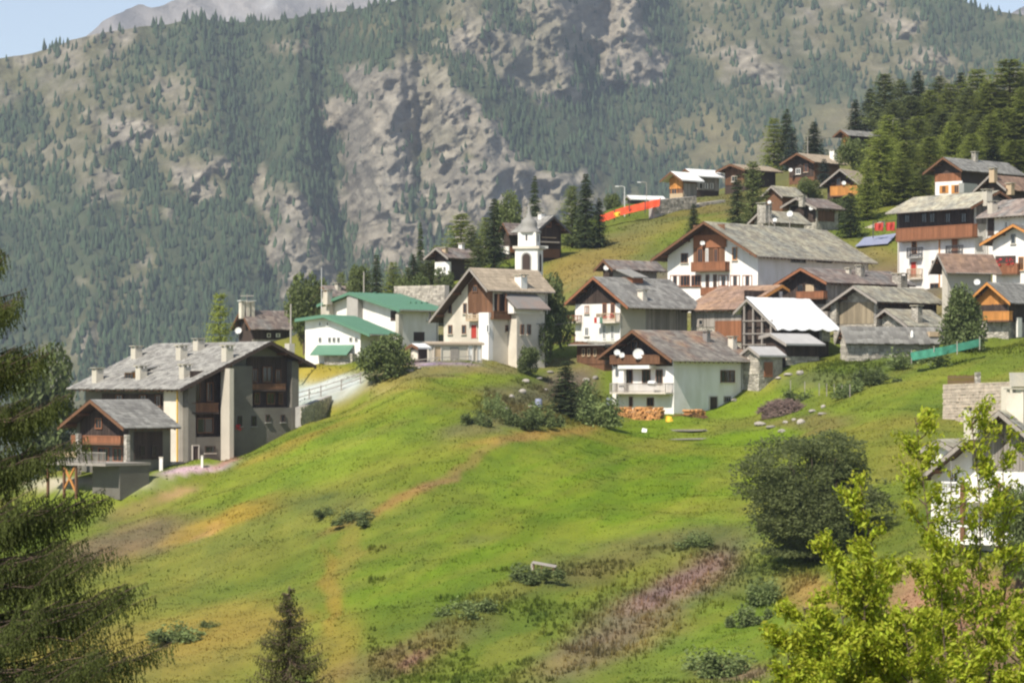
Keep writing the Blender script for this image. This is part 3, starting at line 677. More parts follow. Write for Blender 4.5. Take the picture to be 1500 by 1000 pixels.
# --- old barns
h = House('rusty_roofed_barn', 'old barn with a rusty brown roof, between the red trimmed house and the white tarpaulin', 'barn', 1088, 500, 452, 1012, 1142, 352, 46, 'L', 417, rp=1146, og=.8, og2=.9, oe=.8, wall='stone', roof='rust', verge='orange', down=4)
h.clad('l', (1013, 461, 1086, 478), 'greyw'); h.clad('l', (1048, 470, 1086, 500), 'red', off=.1)
h.clad('r', (1090, 425, 1140, 500), 'dark', gable=False)
h.win('l', (1024, 468, 1030, 476), fr='greyw', off=.1, sill=None, mull=0)
h = House('tarpaulin_barn', 'open timber barn half covered by a big white tarpaulin roof', 'barn', 1134, 522, 480, 1086, 1214, 342, 43, 'R', 437, rp=1094, og=.7, og2=.6, oe=.9, oe2=.6, wall='dark', roof='tarp', cover='none', verge='greyw', down=4, purl=False)
V = []; T = []; n1, n2 = 30, 14
for i in range(n1 + 1):
    for j in range(n2 + 1):
        s_ = -h.og - .25 + (h.Sx + h.og + h.og2 + .4) * i / n1; t_ = -h.oe - .3 + (h.tr + h.oe + .3) * j / n2
        V.append(h.Mp(s_, t_, h.z(t_) + .1 + .1 * vnoise(s_ * .8, t_ * .8, 4) + .05 * vnoise(s_ * 3, t_ * 1.2, 9) - (.25 * abs(math.sin(s_ * 1.3)) if j == 0 else 0)))
for i in range(n1):
    for j in range(n2): a = i * (n2 + 1) + j; T.append((a, a + n2 + 1, a + n2 + 2, a + 1))
mesh_np('tarpaulin', V, np.array(T), M['tarp'], smooth=True, parent=h.root)
for px_ in (1090, 1103, 1116, 1129):
    u, z = h.uz('l', px_, 500, .6); h.fb(MB(), 'l', u - .09, u + .09, -3, h.z(u) - .3, .45, .63).build('post', M['greyw'], h.root)
for py_ in (468, 487, 503):
    u0, u1, z0, z1 = h.rect('l', (1088, py_, 1132, py_ + 2), .7); h.fb(MB(), 'l', u0, u1, z0, z0 + .12, .64, .74).build('rail', M['greyw'], h.root)
h.clad('r', (1136, 484, 1213, 520), 'dark')
h.block('stone_corner', 'r', (1204, 478, 1216, 500), .1, .5, 'stone')
h.block('green_edge', 'r', (1140, 481, 1210, 484), .4, .5, 'greennet')
t = House('lean_to', 'little lean-to with a whitish corrugated roof, under the white tarpaulin', 'shed', 1150, 528, 503, 1122, 1200, 337, 43, 'R', 488, rp=1128, og=.5, og2=.4, oe=.6, wall='dark', roof='zinc', cover='corr', verge='greyw', purl=False, tan2=.2, down=3)
t.clad('r', (1151, 505, 1199, 522), 'dark'); stones(t, 'r', (1151, 522, 1199, 535))
t = House('low_stone_hut', 'low stone hut with a scrap metal roof, right of the front white house', 'hut', 1112, 545, 520, 1088, 1146, 333, 43, 'R', 507, og=.4, og2=.3, oe=.4, wall='stone', roof='zinc', cover='corr', verge='greyw', purl=False, down=3)
t.block('red_board', 'r', (1120, 530, 1132, 552), .02, .1, 'red'); stones(t, 'l', (1090, 524, 1111, 548))

h = House('balcony_chalet', 'brown chalet with a recessed balcony, directly in front of the big white chalet', 'house', 1212, 452, 413, 1146, 1328, 360, 43, 'R', 392, rp=1173, og=1.2, og2=.8, oe=.8, wall='greyw', roof='slate_brown', verge='red', down=5)
h.clad('l', (1147, 402, 1210, 445), 'dark', gable=True)
h.block('pale_panel', 'l', (1180, 417, 1192, 430), .11, .16, 'pale'); h.balcony('l', (1166, 427, 1206, 438), .9, slab='brown', rail='red', solid=True)
for r_ in ((1168, 416, 1177, 432), (1195, 417, 1203, 432)): h.win('l', r_, fr='dark', off=.11, sill=None)
h.clad('r', (1214, 417, 1327, 440), 'greyw')
h.chimney(1260, 404, 388, .8, m='stone'); h.chimney(1318, 417, 400, 1.3, m='stone'); h.chimney(1243, 401, 392, .5)
h = House('hayloft_barn', 'stone barn with a plank hayloft front and lichen-covered roof', 'barn', 1284, 502, 441, 1221, 1372, 351, 40, 'R', 418, rp=1250, og=1.4, og2=.6, oe=1.0, wall='stone', roof='slate_light', verge='greyw', down=4)
h.clad('l', (1230, 443, 1280, 474), 'shadedpale', off=0, zlo=0); stones(h, 'l', (1222, 476, 1284, 512)); h.win('l', (1240, 489, 1247, 496), fr='redp', off=.06, sill=None, mull=0)
h.block('corner_post', 'l', (1216, 440, 1225, 475), .3, .8, 'stone')
h.clad('r', (1286, 443, 1371, 455), 'dark')
h = House('stone_roofed_shed', 'small shed with a pale stone roof and square chimney, right of the plank hayloft', 'shed', 1330, 497, 477, 1292, 1388, 346.5, 43, 'R', 452, rp=1296, og=.8, og2=.4, oe=.5, wall='stone', roof='slate_light', verge='greyw', down=4)
h.chimney(1343, 470, 447, .9, m='stone')
h = House('long_stone_byre', 'long low stone byre with a dark grey slate roof, beside the green net', 'byre', 1240, 530, 501, 1232, 1376, 339, 66, 'R', 478, og=.4, og2=.5, oe=.6, wall='stone', roof='slate', verge='greyw', down=3)
stones(h, 'r', (1240, 503, 1345, 530), sz=.5); stones(h, 'l', (1232, 500, 1240, 528))
x, y, z = h.roofpt(1336, 494); c = MB(); c.tube([(x, y, z), (x, y, z + .5), (x, y, z + .8)], (.2, .16, .05), 8); c.build('vent_cone', M['wframe'], h.root)
x, y, z = h.roofpt(1368, 493); MB().box(x - .7, y - .3, z, x + .7, y + .5, z + .55).build('skylight_hood', M['pale'], h.root)

# --- right cluster
h = House('tall_white_house', 'tall white house with a brown timber top storey and two tall shuttered doors', 'house', 1428, 455, 303, 1315, 1502, 385, 58, 'L', 279, rp=1464, og=1.0, og2=.6, oe=1.5, oe2=1.2, wall='white', roof='slate_light', verge='brown', down=6)
h.clad('l', (1315, 309, 1427, 340), 'dark', th=.1); h.balcony('l', (1312, 335, 1424, 348), 1.0, slab='brown', rail='red', solid=True)
for x in (1325, 1350, 1362, 1385, 1408): h.win('l', (x, 312, x + 8, 326), fr='dark', off=.13, sill=None)
h.win('l', (1336, 346, 1343, 372), fr='orange', mull=1, sill=None); h.balcony('l', (1328, 363, 1346, 378), .7, slab='grey', rail='iron')
h.door('l', (1335, 384, 1343, 405), 'redp'); h.balcony('l', (1328, 394, 1346, 409), .7, slab='cream', rail='pale')
h.door('l', (1395, 344, 1404, 372), 'red'); h.balcony('l', (1385, 360, 1405, 376), .7, slab='grey', rail='iron')
for y_ in (344, 381): h.win('l', (1365, y_, 1373, y_ + 7), fr='frame', mull=1)
h.win('l', (1363, 415, 1376, 428), fr='brown', mull=1)
u, z = h.uz('l', 1377, 400); MB().tube([(-.12, u, -3), (-.12, u, h.z(0) - 3.4)], .08).build('drainpipe', M['orange'], h.root)
h.clad('r', (1430, 285, 1500, 330), 'greyw', off=0, gable=True)
h.chimney(1446, 296, 277, .9, m='beige')
h = House('white_neighbour', 'white house with a reddish roof and tall chimney, cut by the right edge', 'house', 1542, 370, 311, 1445, 1600, 373, 58, 'L', 285, og=.8, og2=.6, oe=1.2, wall='white', roof='slate_brown', verge='brown', down=5)
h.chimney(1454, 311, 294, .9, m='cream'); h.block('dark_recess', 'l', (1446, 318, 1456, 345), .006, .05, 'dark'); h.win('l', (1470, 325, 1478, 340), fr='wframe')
h = House('orange_eaved_chalet', 'white chalet with bright orange bargeboards and a flowered balcony, at the right edge', 'house', 1525, 402, 352, 1454, 1600, 362, 35, 'R', 328, rp=1484, og=1.0, oe=.9, oe2=1.2, wall='white', roof='slate', verge='orange', down=5)
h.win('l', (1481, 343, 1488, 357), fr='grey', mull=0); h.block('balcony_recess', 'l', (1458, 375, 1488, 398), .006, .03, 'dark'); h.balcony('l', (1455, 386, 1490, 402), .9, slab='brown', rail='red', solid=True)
blossoms(h, 'l', (1458, 380, 1468, 389), 1.0, n=60); blossoms(h, 'l', (1474, 378, 1486, 389), 1.0, n=70)
h.win('l', (1492, 376, 1500, 396), fr='orange')
h = House('lichen_roofed_cottage', 'cottage with a mottled pinkish stone roof, in front of the tall white house', 'house', 1388, 440, 398, 1380, 1452, 356, 62, 'R', 371, og=1.0, og2=.6, oe=1.2, wall='beige', roof='rust', verge='greyw', down=5)
h.roofm = 1; h.dish('r', 1433, 413, .35, .4); h.win('r', (1398, 424, 1404, 433))
h = House('orange_barn', 'timber barn with an orange plank gable and orange balcony, at the right edge', 'barn', 1477, 494, 443, 1424, 1560, 345, 38, 'R', 413, rp=1446, og=1.0, oe=.8, oe2=.8, wall='stone', roof='slate', verge='orange', down=4)
h.clad('l', (1425, 415, 1476, 446), 'orange', gable=True); h.clad('r', (1478, 446, 1500, 472), 'dark'); h.clad('l', (1425, 446, 1476, 470), 'dark')
h.balcony('l', (1440, 456, 1478, 471), 1.0, slab='brown', rail='orange', solid=True); h.dish('l', 1431, 413, .36, 1.2)
h.block('white_post', 'r', (1491, 465, 1497, 494), .6, .8, 'white')
h = House('dark_upper_chalet', 'dark chalet with a grey roof and white lower storey, highest at the right edge', 'house', 1408, 300, 249, 1369, 1490, 440, 43, 'R', 230, og=1.2, oe=1.0, oe2=1.2, wall='dark', roof='slate', verge='brown')
h.clad('l', (1370, 255, 1408, 268), 'red', off=.12, gable=False); h.block('white_storey', 'l', (1370, 267, 1409, 290), .1, .3, 'white')
for r_ in ((1380, 272, 1386, 283), (1398, 271, 1405, 283)): h.win('l', r_, fr='orange', off=.3, shut='orange', sill=None)
h.block('grey_panel', 'r', (1412, 268, 1432, 284), .1, 1.0, 'grey'); h.chimney(1428, 236, 222, .7, m='stone')
h = House('brown_upper_roof_house', 'house with a broad brown tiled roof, below the dark upper chalet', 'house', 1472, 305, 277, 1440, 1540, 408, 43, 'R', 256, og=1.0, oe=.9, wall='dark', roof='rust', verge='greyw')
h.chimney(1455, 262, 246, .8, m='pale'); h.chimney(1480, 280, 268, .8, m='pale')

# --- upper chalets in the middle
U = dict(verge='brown', og=1.3, oe=1.0)
h = House('orange_chalet', 'small chalet with a bright orange front and white metal roof, above the sandy wall', 'house', 1000, 291, 263, 981, 1020, 500, 45, 'R', 251, wall='brown', roof='metal', cover='corr', purl=False, **U)
h.clad('l', (981, 255, 1000, 276), 'orange', gable=True); h.win('l', (984, 276, 992, 287), fr='orange', off=.1, sill=None)
h.block('orange_base', 'l', (981, 284, 1000, 291), .02, .3, 'pale'); h.clad('r', (1001, 268, 1020, 290), 'greyw')
h = House('metal_roofed_chalet', 'grey chalet with a shiny white roof, behind the orange chalet', 'house', 1020, 290, 257, 1004, 1053, 520, 50, 'R', 247, wall='dark', roof='metal', cover='corr', purl=False, **U)
h.clad('r', (1021, 260, 1053, 280), 'greyw')
for x in (1024, 1032, 1040): h.win('r', (x, 268, x + 5, 277), fr='frame', off=.1, sill=None, mull=0)
h = House('long_brown_chalet', 'long dark chalet with a pinkish brown roof, behind the two tall spruces', 'house', 1092, 285, 248, 1062, 1136, 520, 45, 'R', 240, wall='dark', roof='tan', **U)
h.clad('l', (1063, 248, 1091, 270), 'brown', gable=True); h.win('l', (1072, 258, 1080, 266), off=.1, fr='frame')
h = House('pink_roofed_chalet', 'brown chalet with a pale pink roof and white chimney, uphill in the trees', 'house', 1193, 272, 237, 1156, 1230, 520, 43, 'R', 224, wall='brown', roof='tan', **U)
h.clad('l', (1157, 236, 1192, 258), 'dark', gable=True); h.win('l', (1166, 247, 1173, 255), fr='wframe', off=.1); h.win('l', (1178, 240, 1184, 252), fr='red', off=.1); h.chimney(1221, 234, 219, 1.0, m='white'); h.dish('l', 1158, 249, .35, 1.2)
h = House('orange_balcony_chalet', 'dark chalet with a glowing orange balcony and round white dish', 'house', 1258, 300, 269, 1212, 1276, 470, 30, 'R', 247, og=1.2, oe=.7, wall='dark', roof='tan', verge='greyw')
h.clad('l', (1218, 268, 1256, 288), 'brown'); h.balcony('l', (1216, 273, 1256, 287), 1.1, slab='brown', rail='orange', solid=True); h.dish('l', 1236, 268, .32, 1.3)
h.win('l', (1225, 260, 1232, 272), fr='brown', off=.1, sill=None)
h = House('hilltop_chalet', 'small orange and brown chalet with a grey roof, highest of the chalets', 'house', 1244, 230, 198, 1233, 1284, 560, 50, 'R', 190, wall='brown', roof='slate', **U)
h.clad('l', (1234, 198, 1244, 212), 'orange', gable=False); h.block('stone_base', 'l', (1234, 213, 1244, 222), .02, .3, 'stone'); h.clad('r', (1245, 200, 1283, 212), 'dark')
h = House('pink_shed', 'tiny pinkish shed among the spruces near the pylon', 'shed', 1322, 228, 213, 1312, 1330, 540, 45, 'R', 208, og=.4, oe=.3, wall='cream', roof='tan', verge='red', purl=False)
h = House('stone_cabin', 'stone cabin with a purple grey roof and white dish, behind the big white chalet', 'house', 1196, 338, 304, 1156, 1228, 432, 43, 'R', 289, rp=1166, og=1.0, oe=.8, wall='stone', roof='slate_brown', verge='greyw')
h.clad('l', (1158, 302, 1195, 325), 'dark'); h.dish('l', 1188, 305, .3, 1.1); h.clad('r', (1198, 308, 1222, 325), 'brown'); h.chimney(1175, 298, 286, .7, m='stone')
h = House('chimney_cabin', 'low stone cabin with a fat rounded chimney, behind the ridge of the big white chalet', 'house', 1132, 345, 325, 1104, 1178, 415, 43, 'R', 308, og=.6, oe=.6, wall='stone', roof='slate_light', verge='greyw')
h.chimney(1120, 322, 297, 1.4, m='stone')
h = House('flat_grey_hut', 'hut with a flat pale grey roof, beneath the pink roofed chalet', 'hut', 1146, 303, 287, 1122, 1172, 462, 43, 'R', 272, og=.7, oe=.6, wall='brown', roof='slate_light', verge='greyw')
h = House('long_low_building', 'long low building with a pale flat roof, behind the orange safety net', 'building', 925, 300, 291, 919, 968, 560, 65, 'R', 286, og=.5, oe=.6, wall='dark', roof='metal', cover='corr', verge='greyw', purl=False)

# --- centre left, behind the church
h = House('dark_timber_chalet', 'tall dark timber chalet with a steep gable, just right of the church spire', 'house', 787, 378, 338, 762, 822, 430, 52, 'L', 316, og=1.0, oe=.9, oe2=.9, wall='dark', roof='slate', verge='iron')
h.clad('r', (788, 325, 821, 360), 'dark', gable=True); h.win('r', (800, 325, 807, 333), fr='red', off=.12, sill=None); h.block('window_band', 'r', (794, 347, 815, 349), .12, .2, 'pale'); h.block('balcony_band', 'r', (790, 353, 820, 356), .1, 1.0, 'greyw')
h.block('white_cloth', 'r', (792, 360, 803, 364), .1, .9, 'wframe'); h.block('lower_wall', 'r', (788, 364, 820, 378), .1, .3, 'brown'); h.chimney(793, 320, 311, .7, m='white')
h = House('small_timber_chalet', 'small dark chalet with a pinkish roof, just left of the church spire', 'house', 747, 375, 343, 738, 763, 440, 45, 'R', 326, og=.8, oe=.6, wall='dark', roof='slate_brown', verge='brown')
h.block('white_panel', 'l', (738, 361, 745, 372), .02, .2, 'white'); h.block('red_panel', 'r', (748, 362, 756, 370), .02, .1, 'red')
h = House('white_base_chalet', 'chalet with a brown roof and bright white lower wall, between spruces left of the church', 'house', 657, 405, 377, 637, 690, 418, 40, 'R', 362, og=1.2, oe=1.0, wall='dark', roof='slate_brown', verge='greyw')
h.block('white_storey', 'l', (637, 384, 658, 403), .02, .4, 'white'); h.win('l', (641, 394, 645, 402), off=.4, fr='grey', sill=None, mull=0); h.win('l', (650, 391, 653, 396), off=.4, fr='grey', sill=None, mull=0)
h.chimney(652, 370, 362, .6, m='pale'); h.chimney(676, 364, 356, .6, m='white')
h = House('low_roofed_house', 'house showing only its long grey brown roof, on the slope above the red trimmed house', 'house', 898, 415, 394, 884, 962, 388, 46, 'R', 380, og=.9, oe=.8, wall='grey', roof='slate_brown', verge='brown')
h.clad('l', (884, 392, 898, 410), 'dark', gable=True); h.dish('l', 888, 392, .35, 1.0)

# --- chalet bottom right
h = House('lower_right_chalet', 'white chalet with double balconies behind the yellow-green saplings, bottom right corner', 'house', 1560, 815, 690, 1380, 1640, 200, 32, 'R', 601, rp=1463, og=1.6, oe=1.0, oe2=1.0, wall='white', roof='slate_light', verge='greyw', down=4)
h.balcony('l', (1378, 705, 1500, 737), 1.3, slab='white', rail='wframe'); h.balcony('l', (1376, 768, 1510, 800), 1.8, slab='white', rail='wframe')
h.clad('l', (1425, 640, 1545, 690), 'greyw', gable=True)
for r_ in ((1384, 742, 1400, 790), (1412, 742, 1425, 790), (1440, 745, 1462, 790), (1480, 745, 1500, 790), (1390, 690, 1405, 722), (1430, 690, 1445, 722)): h.win('l', r_, fr='wframe', sill=None)
for px_ in (1410, 1462):
    u, z = h.uz('l', px_, 800, 1.7); h.fb(MB(), 'l', u - .15, u + .15, -3, 4.8, 1.5, 1.79).build('post', M['brown'], h.root)
x, y, z = h.roofpt(1428, 640); h.chimney(1426, 632, 594, .95, m='beige', cap='tan'); h.chimney(1492, 612, 568, 1.2, m='cream', cap='slate_light')
h = House('side_porch', 'small porch with a pale slate roof, left of the lower right chalet', 'porch', 1392, 700, 657, 1364, 1420, 204, 35, 'R', 643, og=.5, oe=.5, wall='white', roof='slate_light', verge='greyw', down=6, purl=False, pin=False)
# ---------------------------------------------------------------- ground colours (what grows or lies there)
def lin(r, g, b): return np.array([((v / 255 + .055) / 1.055)**2.4 if v > 10 else v / 3294 for v in (r, g, b)]) * (np.array([.8, .605, .95]) if r + g + b < 600 else .6)
BL = [  # px, py, half width, half height, tilt, colour, strength
 (650, 620, 420, 90, -8, (118, 150, 32), .7), (980, 690, 260, 80, -14, (112, 156, 22), .9), (820, 760, 260, 60, -22, (108, 146, 26), .7),
 (300, 800, 260, 70, -22, (120, 138, 48), .8), (420, 690, 160, 30, -18, (112, 148, 34), .9), (600, 860, 160, 45, -12, (98, 140, 26), .7),
 (450, 545, 60, 16, -5, (165, 158, 50), .7), (490, 590, 70, 14, -20, (150, 150, 52), .6), (560, 560, 60, 14, -8, (150, 150, 60), .8),
 (430, 650, 90, 7, -22, (165, 152, 52), .55), (620, 545, 90, 14, -4, (140, 152, 48), .6),
 (180, 795, 110, 26, -18, (126, 114, 76), .75), (270, 725, 32, 6, -8, (180, 160, 100), .8), (300, 776, 26, 6, -25, (178, 158, 92), .8), (215, 740, 60, 10, -18, (140, 125, 80), .5),
 (330, 760, 90, 10, -20, (168, 152, 50), .6), (560, 740, 90, 8, -25, (150, 130, 62), .8), (690, 675, 90, 7, -25, (150, 140, 66), .6), (640, 702, 40, 5, -20, (160, 136, 76), .5), (480, 870, 12, 60, 0, (160, 140, 50), .6), (510, 810, 14, 50, 35, (150, 150, 58), .5),
 (520, 752, 34, 12, 0, (80, 98, 48), .7), (480, 735, 60, 14, -5, (96, 118, 50), .6), (700, 795, 40, 6, -10, (95, 115, 52), .5),
 (200, 960, 240, 55, -6, (146, 144, 60), .7), (330, 920, 120, 30, -10, (158, 150, 56), .6), (500, 960, 30, 60, 0, (155, 150, 54), .6),
 (560, 980, 80, 22, -6, (122, 110, 66), .5), (650, 930, 90, 26, -30, (124, 110, 72), .6), (620, 970, 30, 8, -35, (150, 118, 98), .6), (640, 890, 130, 26, -12, (92, 122, 34), .5),
 (760, 900, 110, 40, -14, (96, 128, 36), .6), (820, 850, 90, 16, -12, (84, 100, 44), .6), (945, 895, 150, 40, -30, (132, 124, 88), .5), (1000, 850, 90, 24, -28, (142, 118, 108), .6), (900, 950, 120, 30, -20, (128, 112, 84), .5),
 (900, 810, 120, 22, -14, (112, 110, 60), .6), (1040, 790, 80, 22, -8, (96, 108, 54), .6), (1110, 850, 60, 26, 0, (88, 112, 52), .6), (1080, 930, 90, 34, -10, (110, 150, 34), .7), (990, 980, 90, 22, -5, (100, 132, 40), .6), (1070, 985, 50, 14, 0, (150, 120, 108), .5),
 (1190, 870, 50, 26, 10, (168, 150, 72), .75), (1400, 880, 110, 50, 0, (176, 148, 98), .9), (1440, 960, 120, 50, 0, (140, 112, 80), .7),
 (780, 590, 90, 34, -10, (108, 112, 70), .8), (860, 600, 50, 26, 0, (84, 104, 48), .7), (720, 620, 60, 12, -10, (104, 112, 66), .7), (790, 636, 90, 7, -6, (176, 148, 66), .6), (840, 560, 40, 24, 0, (130, 112, 92), .6),
 (1100, 560, 40, 20, 0, (150, 148, 62), .5), (1180, 620, 60, 14, 0, (122, 112, 66), .6), (1200, 560, 60, 12, 0, (108, 124, 62), .7), (1320, 530, 90, 20, -14, (84, 112, 40), .7), (1340, 570, 90, 22, -14, (118, 152, 34), .7), (1060, 620, 60, 12, 0, (130, 140, 60), .4),
 (850, 390, 90, 26, -22, (150, 144, 60), .8), (930, 340, 90, 16, -18, (112, 122, 58), .8), (1040, 305, 70, 10, -4, (140, 138, 52), .7), (1290, 385, 40, 22, 0, (128, 136, 48), .7), (1290, 402, 40, 8, 0, (168, 150, 84), .7),
 (1160, 430, 280, 55, 0, (124, 116, 92), .85), (640, 470, 180, 40, 0, (120, 118, 88), .6), (700, 540, 160, 8, -4, (140, 132, 90), .5), (1140, 290, 160, 30, 0, (110, 112, 70), .5), (1400, 190, 260, 70, 0, (84, 92, 48), .85), (1200, 250, 80, 30, 0, (96, 100, 60), .6),
 (480, 572, 64, 17, -10, (222, 226, 216), 1.6), (430, 590, 30, 16, -10, (222, 226, 216), 1.5), (640, 531, 60, 5, -3, (190, 182, 170), .8), (120, 706, 100, 10, 2, (215, 205, 180), 1), (285, 686, 50, 8, -12, (205, 195, 170), .9), (355, 655, 50, 5, -28, (180, 150, 110), .9),
]
def ground_col(px, py, X, Y):
    n = fbm(X / 9, Y / 9, 11, 4)[:, None]; n2 = fbm(X / 2.2, Y / 2.2, 21, 3)[:, None]; n3 = fbm(X / 30, Y / 14, 31, 3)[:, None]
    c = lin(108, 138, 38) * np.ones((len(X), 3)); c = c * (1 - n * .0) + 0
    wx = (fbm(X / 7, Y / 7, 41, 3) - .5) * 60; wy = (fbm(X / 7, Y / 7, 51, 3) - .5) * 26
    qx = px + wx; qy = py + wy
    for (bx, by, rx, ry, an, col, st) in BL:
        a = R_(an); dx = qx - bx; dy = qy - by; u = (dx * math.cos(a) + dy * math.sin(a)) / rx; v = (-dx * math.sin(a) + dy * math.cos(a)) / ry
        w_ = np.minimum(1, st / (1 + np.exp(((u * u + v * v)**.5 - 1) * 6)))[:, None]
        c = c * (1 - w_) + lin(*col) * w_
    u_ = px * .94 - py * .34; v_ = px * .34 + py * .94
    s1 = fbm(u_ / 130, v_ / 17, 411, 4); s2 = fbm(u_ / 34, v_ / 6, 421, 4); s3 = fbm(u_ / 60, v_ / 26, 431, 3)
    k = (np.clip((s1 - .5) * 6, 0, 1) * .5)[:, None]; c = c * (1 - k) + (c * .5 + lin(146, 154, 58) * .5) * k
    k = (np.clip((.47 - s3) * 7, 0, 1) * .45)[:, None]; c = c * (1 - k) + c * np.array([.66, .8, .95]) * k
    c = c * (.8 + .4 * s2)[:, None]
    c = c * (.84 + .34 * n)
    k = np.clip((n2 - .5) * 4, 0, 1) * .45; c = c * (1 - k) + c * np.array([.7, .8, .75]) * k          # darker weeds
    k = np.clip((n3 - .52) * 5, 0, 1) * .5; c = c * (1 - k) + (c * .5 + lin(150, 140, 56) * .5) * k      # dry grass
    return c
dn = np.arange(-330, 1830, 4.0)
pxs = np.concatenate([-330 - 4 * np.cumsum(1.16**np.arange(1, 44))[::-1], dn, 1830 + 4 * np.cumsum(1.16**np.arange(1, 44))])
Ds = np.concatenate([np.arange(4, 100, 6.0), 100 + np.cumsum(np.linspace(2.0, .75, 60)), ])
Ds = np.concatenate([Ds, np.arange(Ds[-1] + .75, 420, .9), 420 + np.cumsum(np.linspace(1.2, 9, 110))])
PX, DD = np.meshgrid(pxs, Ds); Xg = ((PX - 750) / F * DD).ravel(); Yg = DD.ravel()
Zg = ground_z(Xg, Yg)
Cg = ground_col(PX.ravel(), H0 - F * Zg / Yg, Xg, Yg)
nc = len(pxs); nr = len(Ds); idx = np.arange(nc * nr).reshape(nr, nc)
Q = np.stack([idx[:-1, :-1], idx[:-1, 1:], idx[1:, 1:], idx[1:, :-1]], -1).reshape(-1, 4)
g = mesh_np('ground', np.stack([Xg, Yg, Zg], -1), Q, M['ground'], col=Cg, smooth=True); g['kind'] = 'structure'

# grass: tufts over the meadow
def scatter(n, x0, x1, d0, d1):
    px = rng.uniform(x0, x1, n); D = np.sqrt(rng.uniform(d0 * d0, d1 * d1, n)); X = (px - 750) / F * D
    Z = ground_z(X, D); py = H0 - F * Z / D; return px, D, X, Z, py
def tufts(name, n, box, hgt, wid, cond=None, mul=(1, 1, 1), nb=3):
    px, D, X, Z, py = scatter(n, *box); k = (py < 1040)
    if cond is not None: k &= cond(px, py, X, D)
    px, D, X, Z, py = px[k], D[k], X[k], Z[k], py[k]; n = len(px)
    C0 = ground_col(px, py, X, D) * np.array(mul) * rng.uniform(.75, 1.3, (n, 1))
    V = []; hh = hgt * rng.uniform(.5, 1.3, n); base = np.stack([X, D, Z - .05], -1)
    for b_ in range(nb):
        a = rng.uniform(0, 6.283, n); ws = wid * rng.uniform(.6, 1.2, n); dx = np.cos(a); dy = np.sin(a); ln = rng.uniform(.1, .6, n)
        o = np.stack([dy, -dx, 0 * dx], -1) * (rng.uniform(-.5, .5, n) * hgt)[:, None]
        p0 = base + o + np.stack([dx * ws, dy * ws, 0 * a], -1); p1 = base + o - np.stack([dx * ws, dy * ws, 0 * a], -1)
        p2 = base + o + np.stack([-dy * ln * hh, dx * ln * hh, hh], -1); V.append(np.stack([p0, p1, p2], 1))
    V = np.stack(V, 1).reshape(-1, 3); T = np.arange(len(V)).reshape(-1, 3); C = np.repeat(C0, nb * 3, 0)
    return tag(mesh_np(name, V, T, M['blades'], col=C), kind='stuff')
isroad = lambda px, py: ((abs(px - 480) < 62) & (abs(py - 574) < 14)) | ((px < 240) & (py > 690) & (py < 716))
tufts('meadow_grass', 220000, (-40, 1540, 165, 345), .09, .055, lambda px, py, X, D: ~isroad(px, py))
tufts('slope_grass', 30000, (400, 1540, 345, 520), .18, .08)
weedy = lambda px, py, X, D: (fbm(X / 6, D / 6, 61, 3) > .5) & ((py > 800) & (px > 540) & (px < 1200) | (((px - 790) / 100)**2 + ((py - 592) / 36)**2 < .4 + fbm(X / 3, D / 3, 77, 2)) | (abs(py - 530 + (px - 1320) * .2) < 22) & (px > 1160))
tufts('tall_weeds', 60000, (500, 1540, 180, 345), .34, .08, weedy, (1.15, 1.15, 1.1), 4)
clump = lambda px, py, X, D: (fbm(X / 2.5, D / 2.5, 63, 3) > .56) & ~isroad(px, py)
tufts('seed_grass', 70000, (-40, 1540, 165, 345), .18, .05, clump, (1.25, 1.2, 1.2))
tufts('dark_herbs', 4000, (-40, 1540, 165, 345), .2, .09, lambda px, py, X, D: (fbm(X / 3.5, D / 3.5, 64, 3) > .6), (.88, 1, .9), 3)
heath = lambda px, py, X, D: ((((px - 945) * .87 - (py - 895) * .5) / 170)**2 + (((px - 945) * .5 + (py - 895) * .87) / 60)**2 < .35 + 1.1 * fbm(X / 3, D / 3, 65, 3)) | (((px - 655) / 60)**2 + ((py - 930) / 36)**2 < .9 * fbm(X / 3, D / 3, 66, 3))
tufts('heather', 13000, (480, 1200, 168, 260), .42, .07, heath, (1.3, 1.2, 1.0), 3)

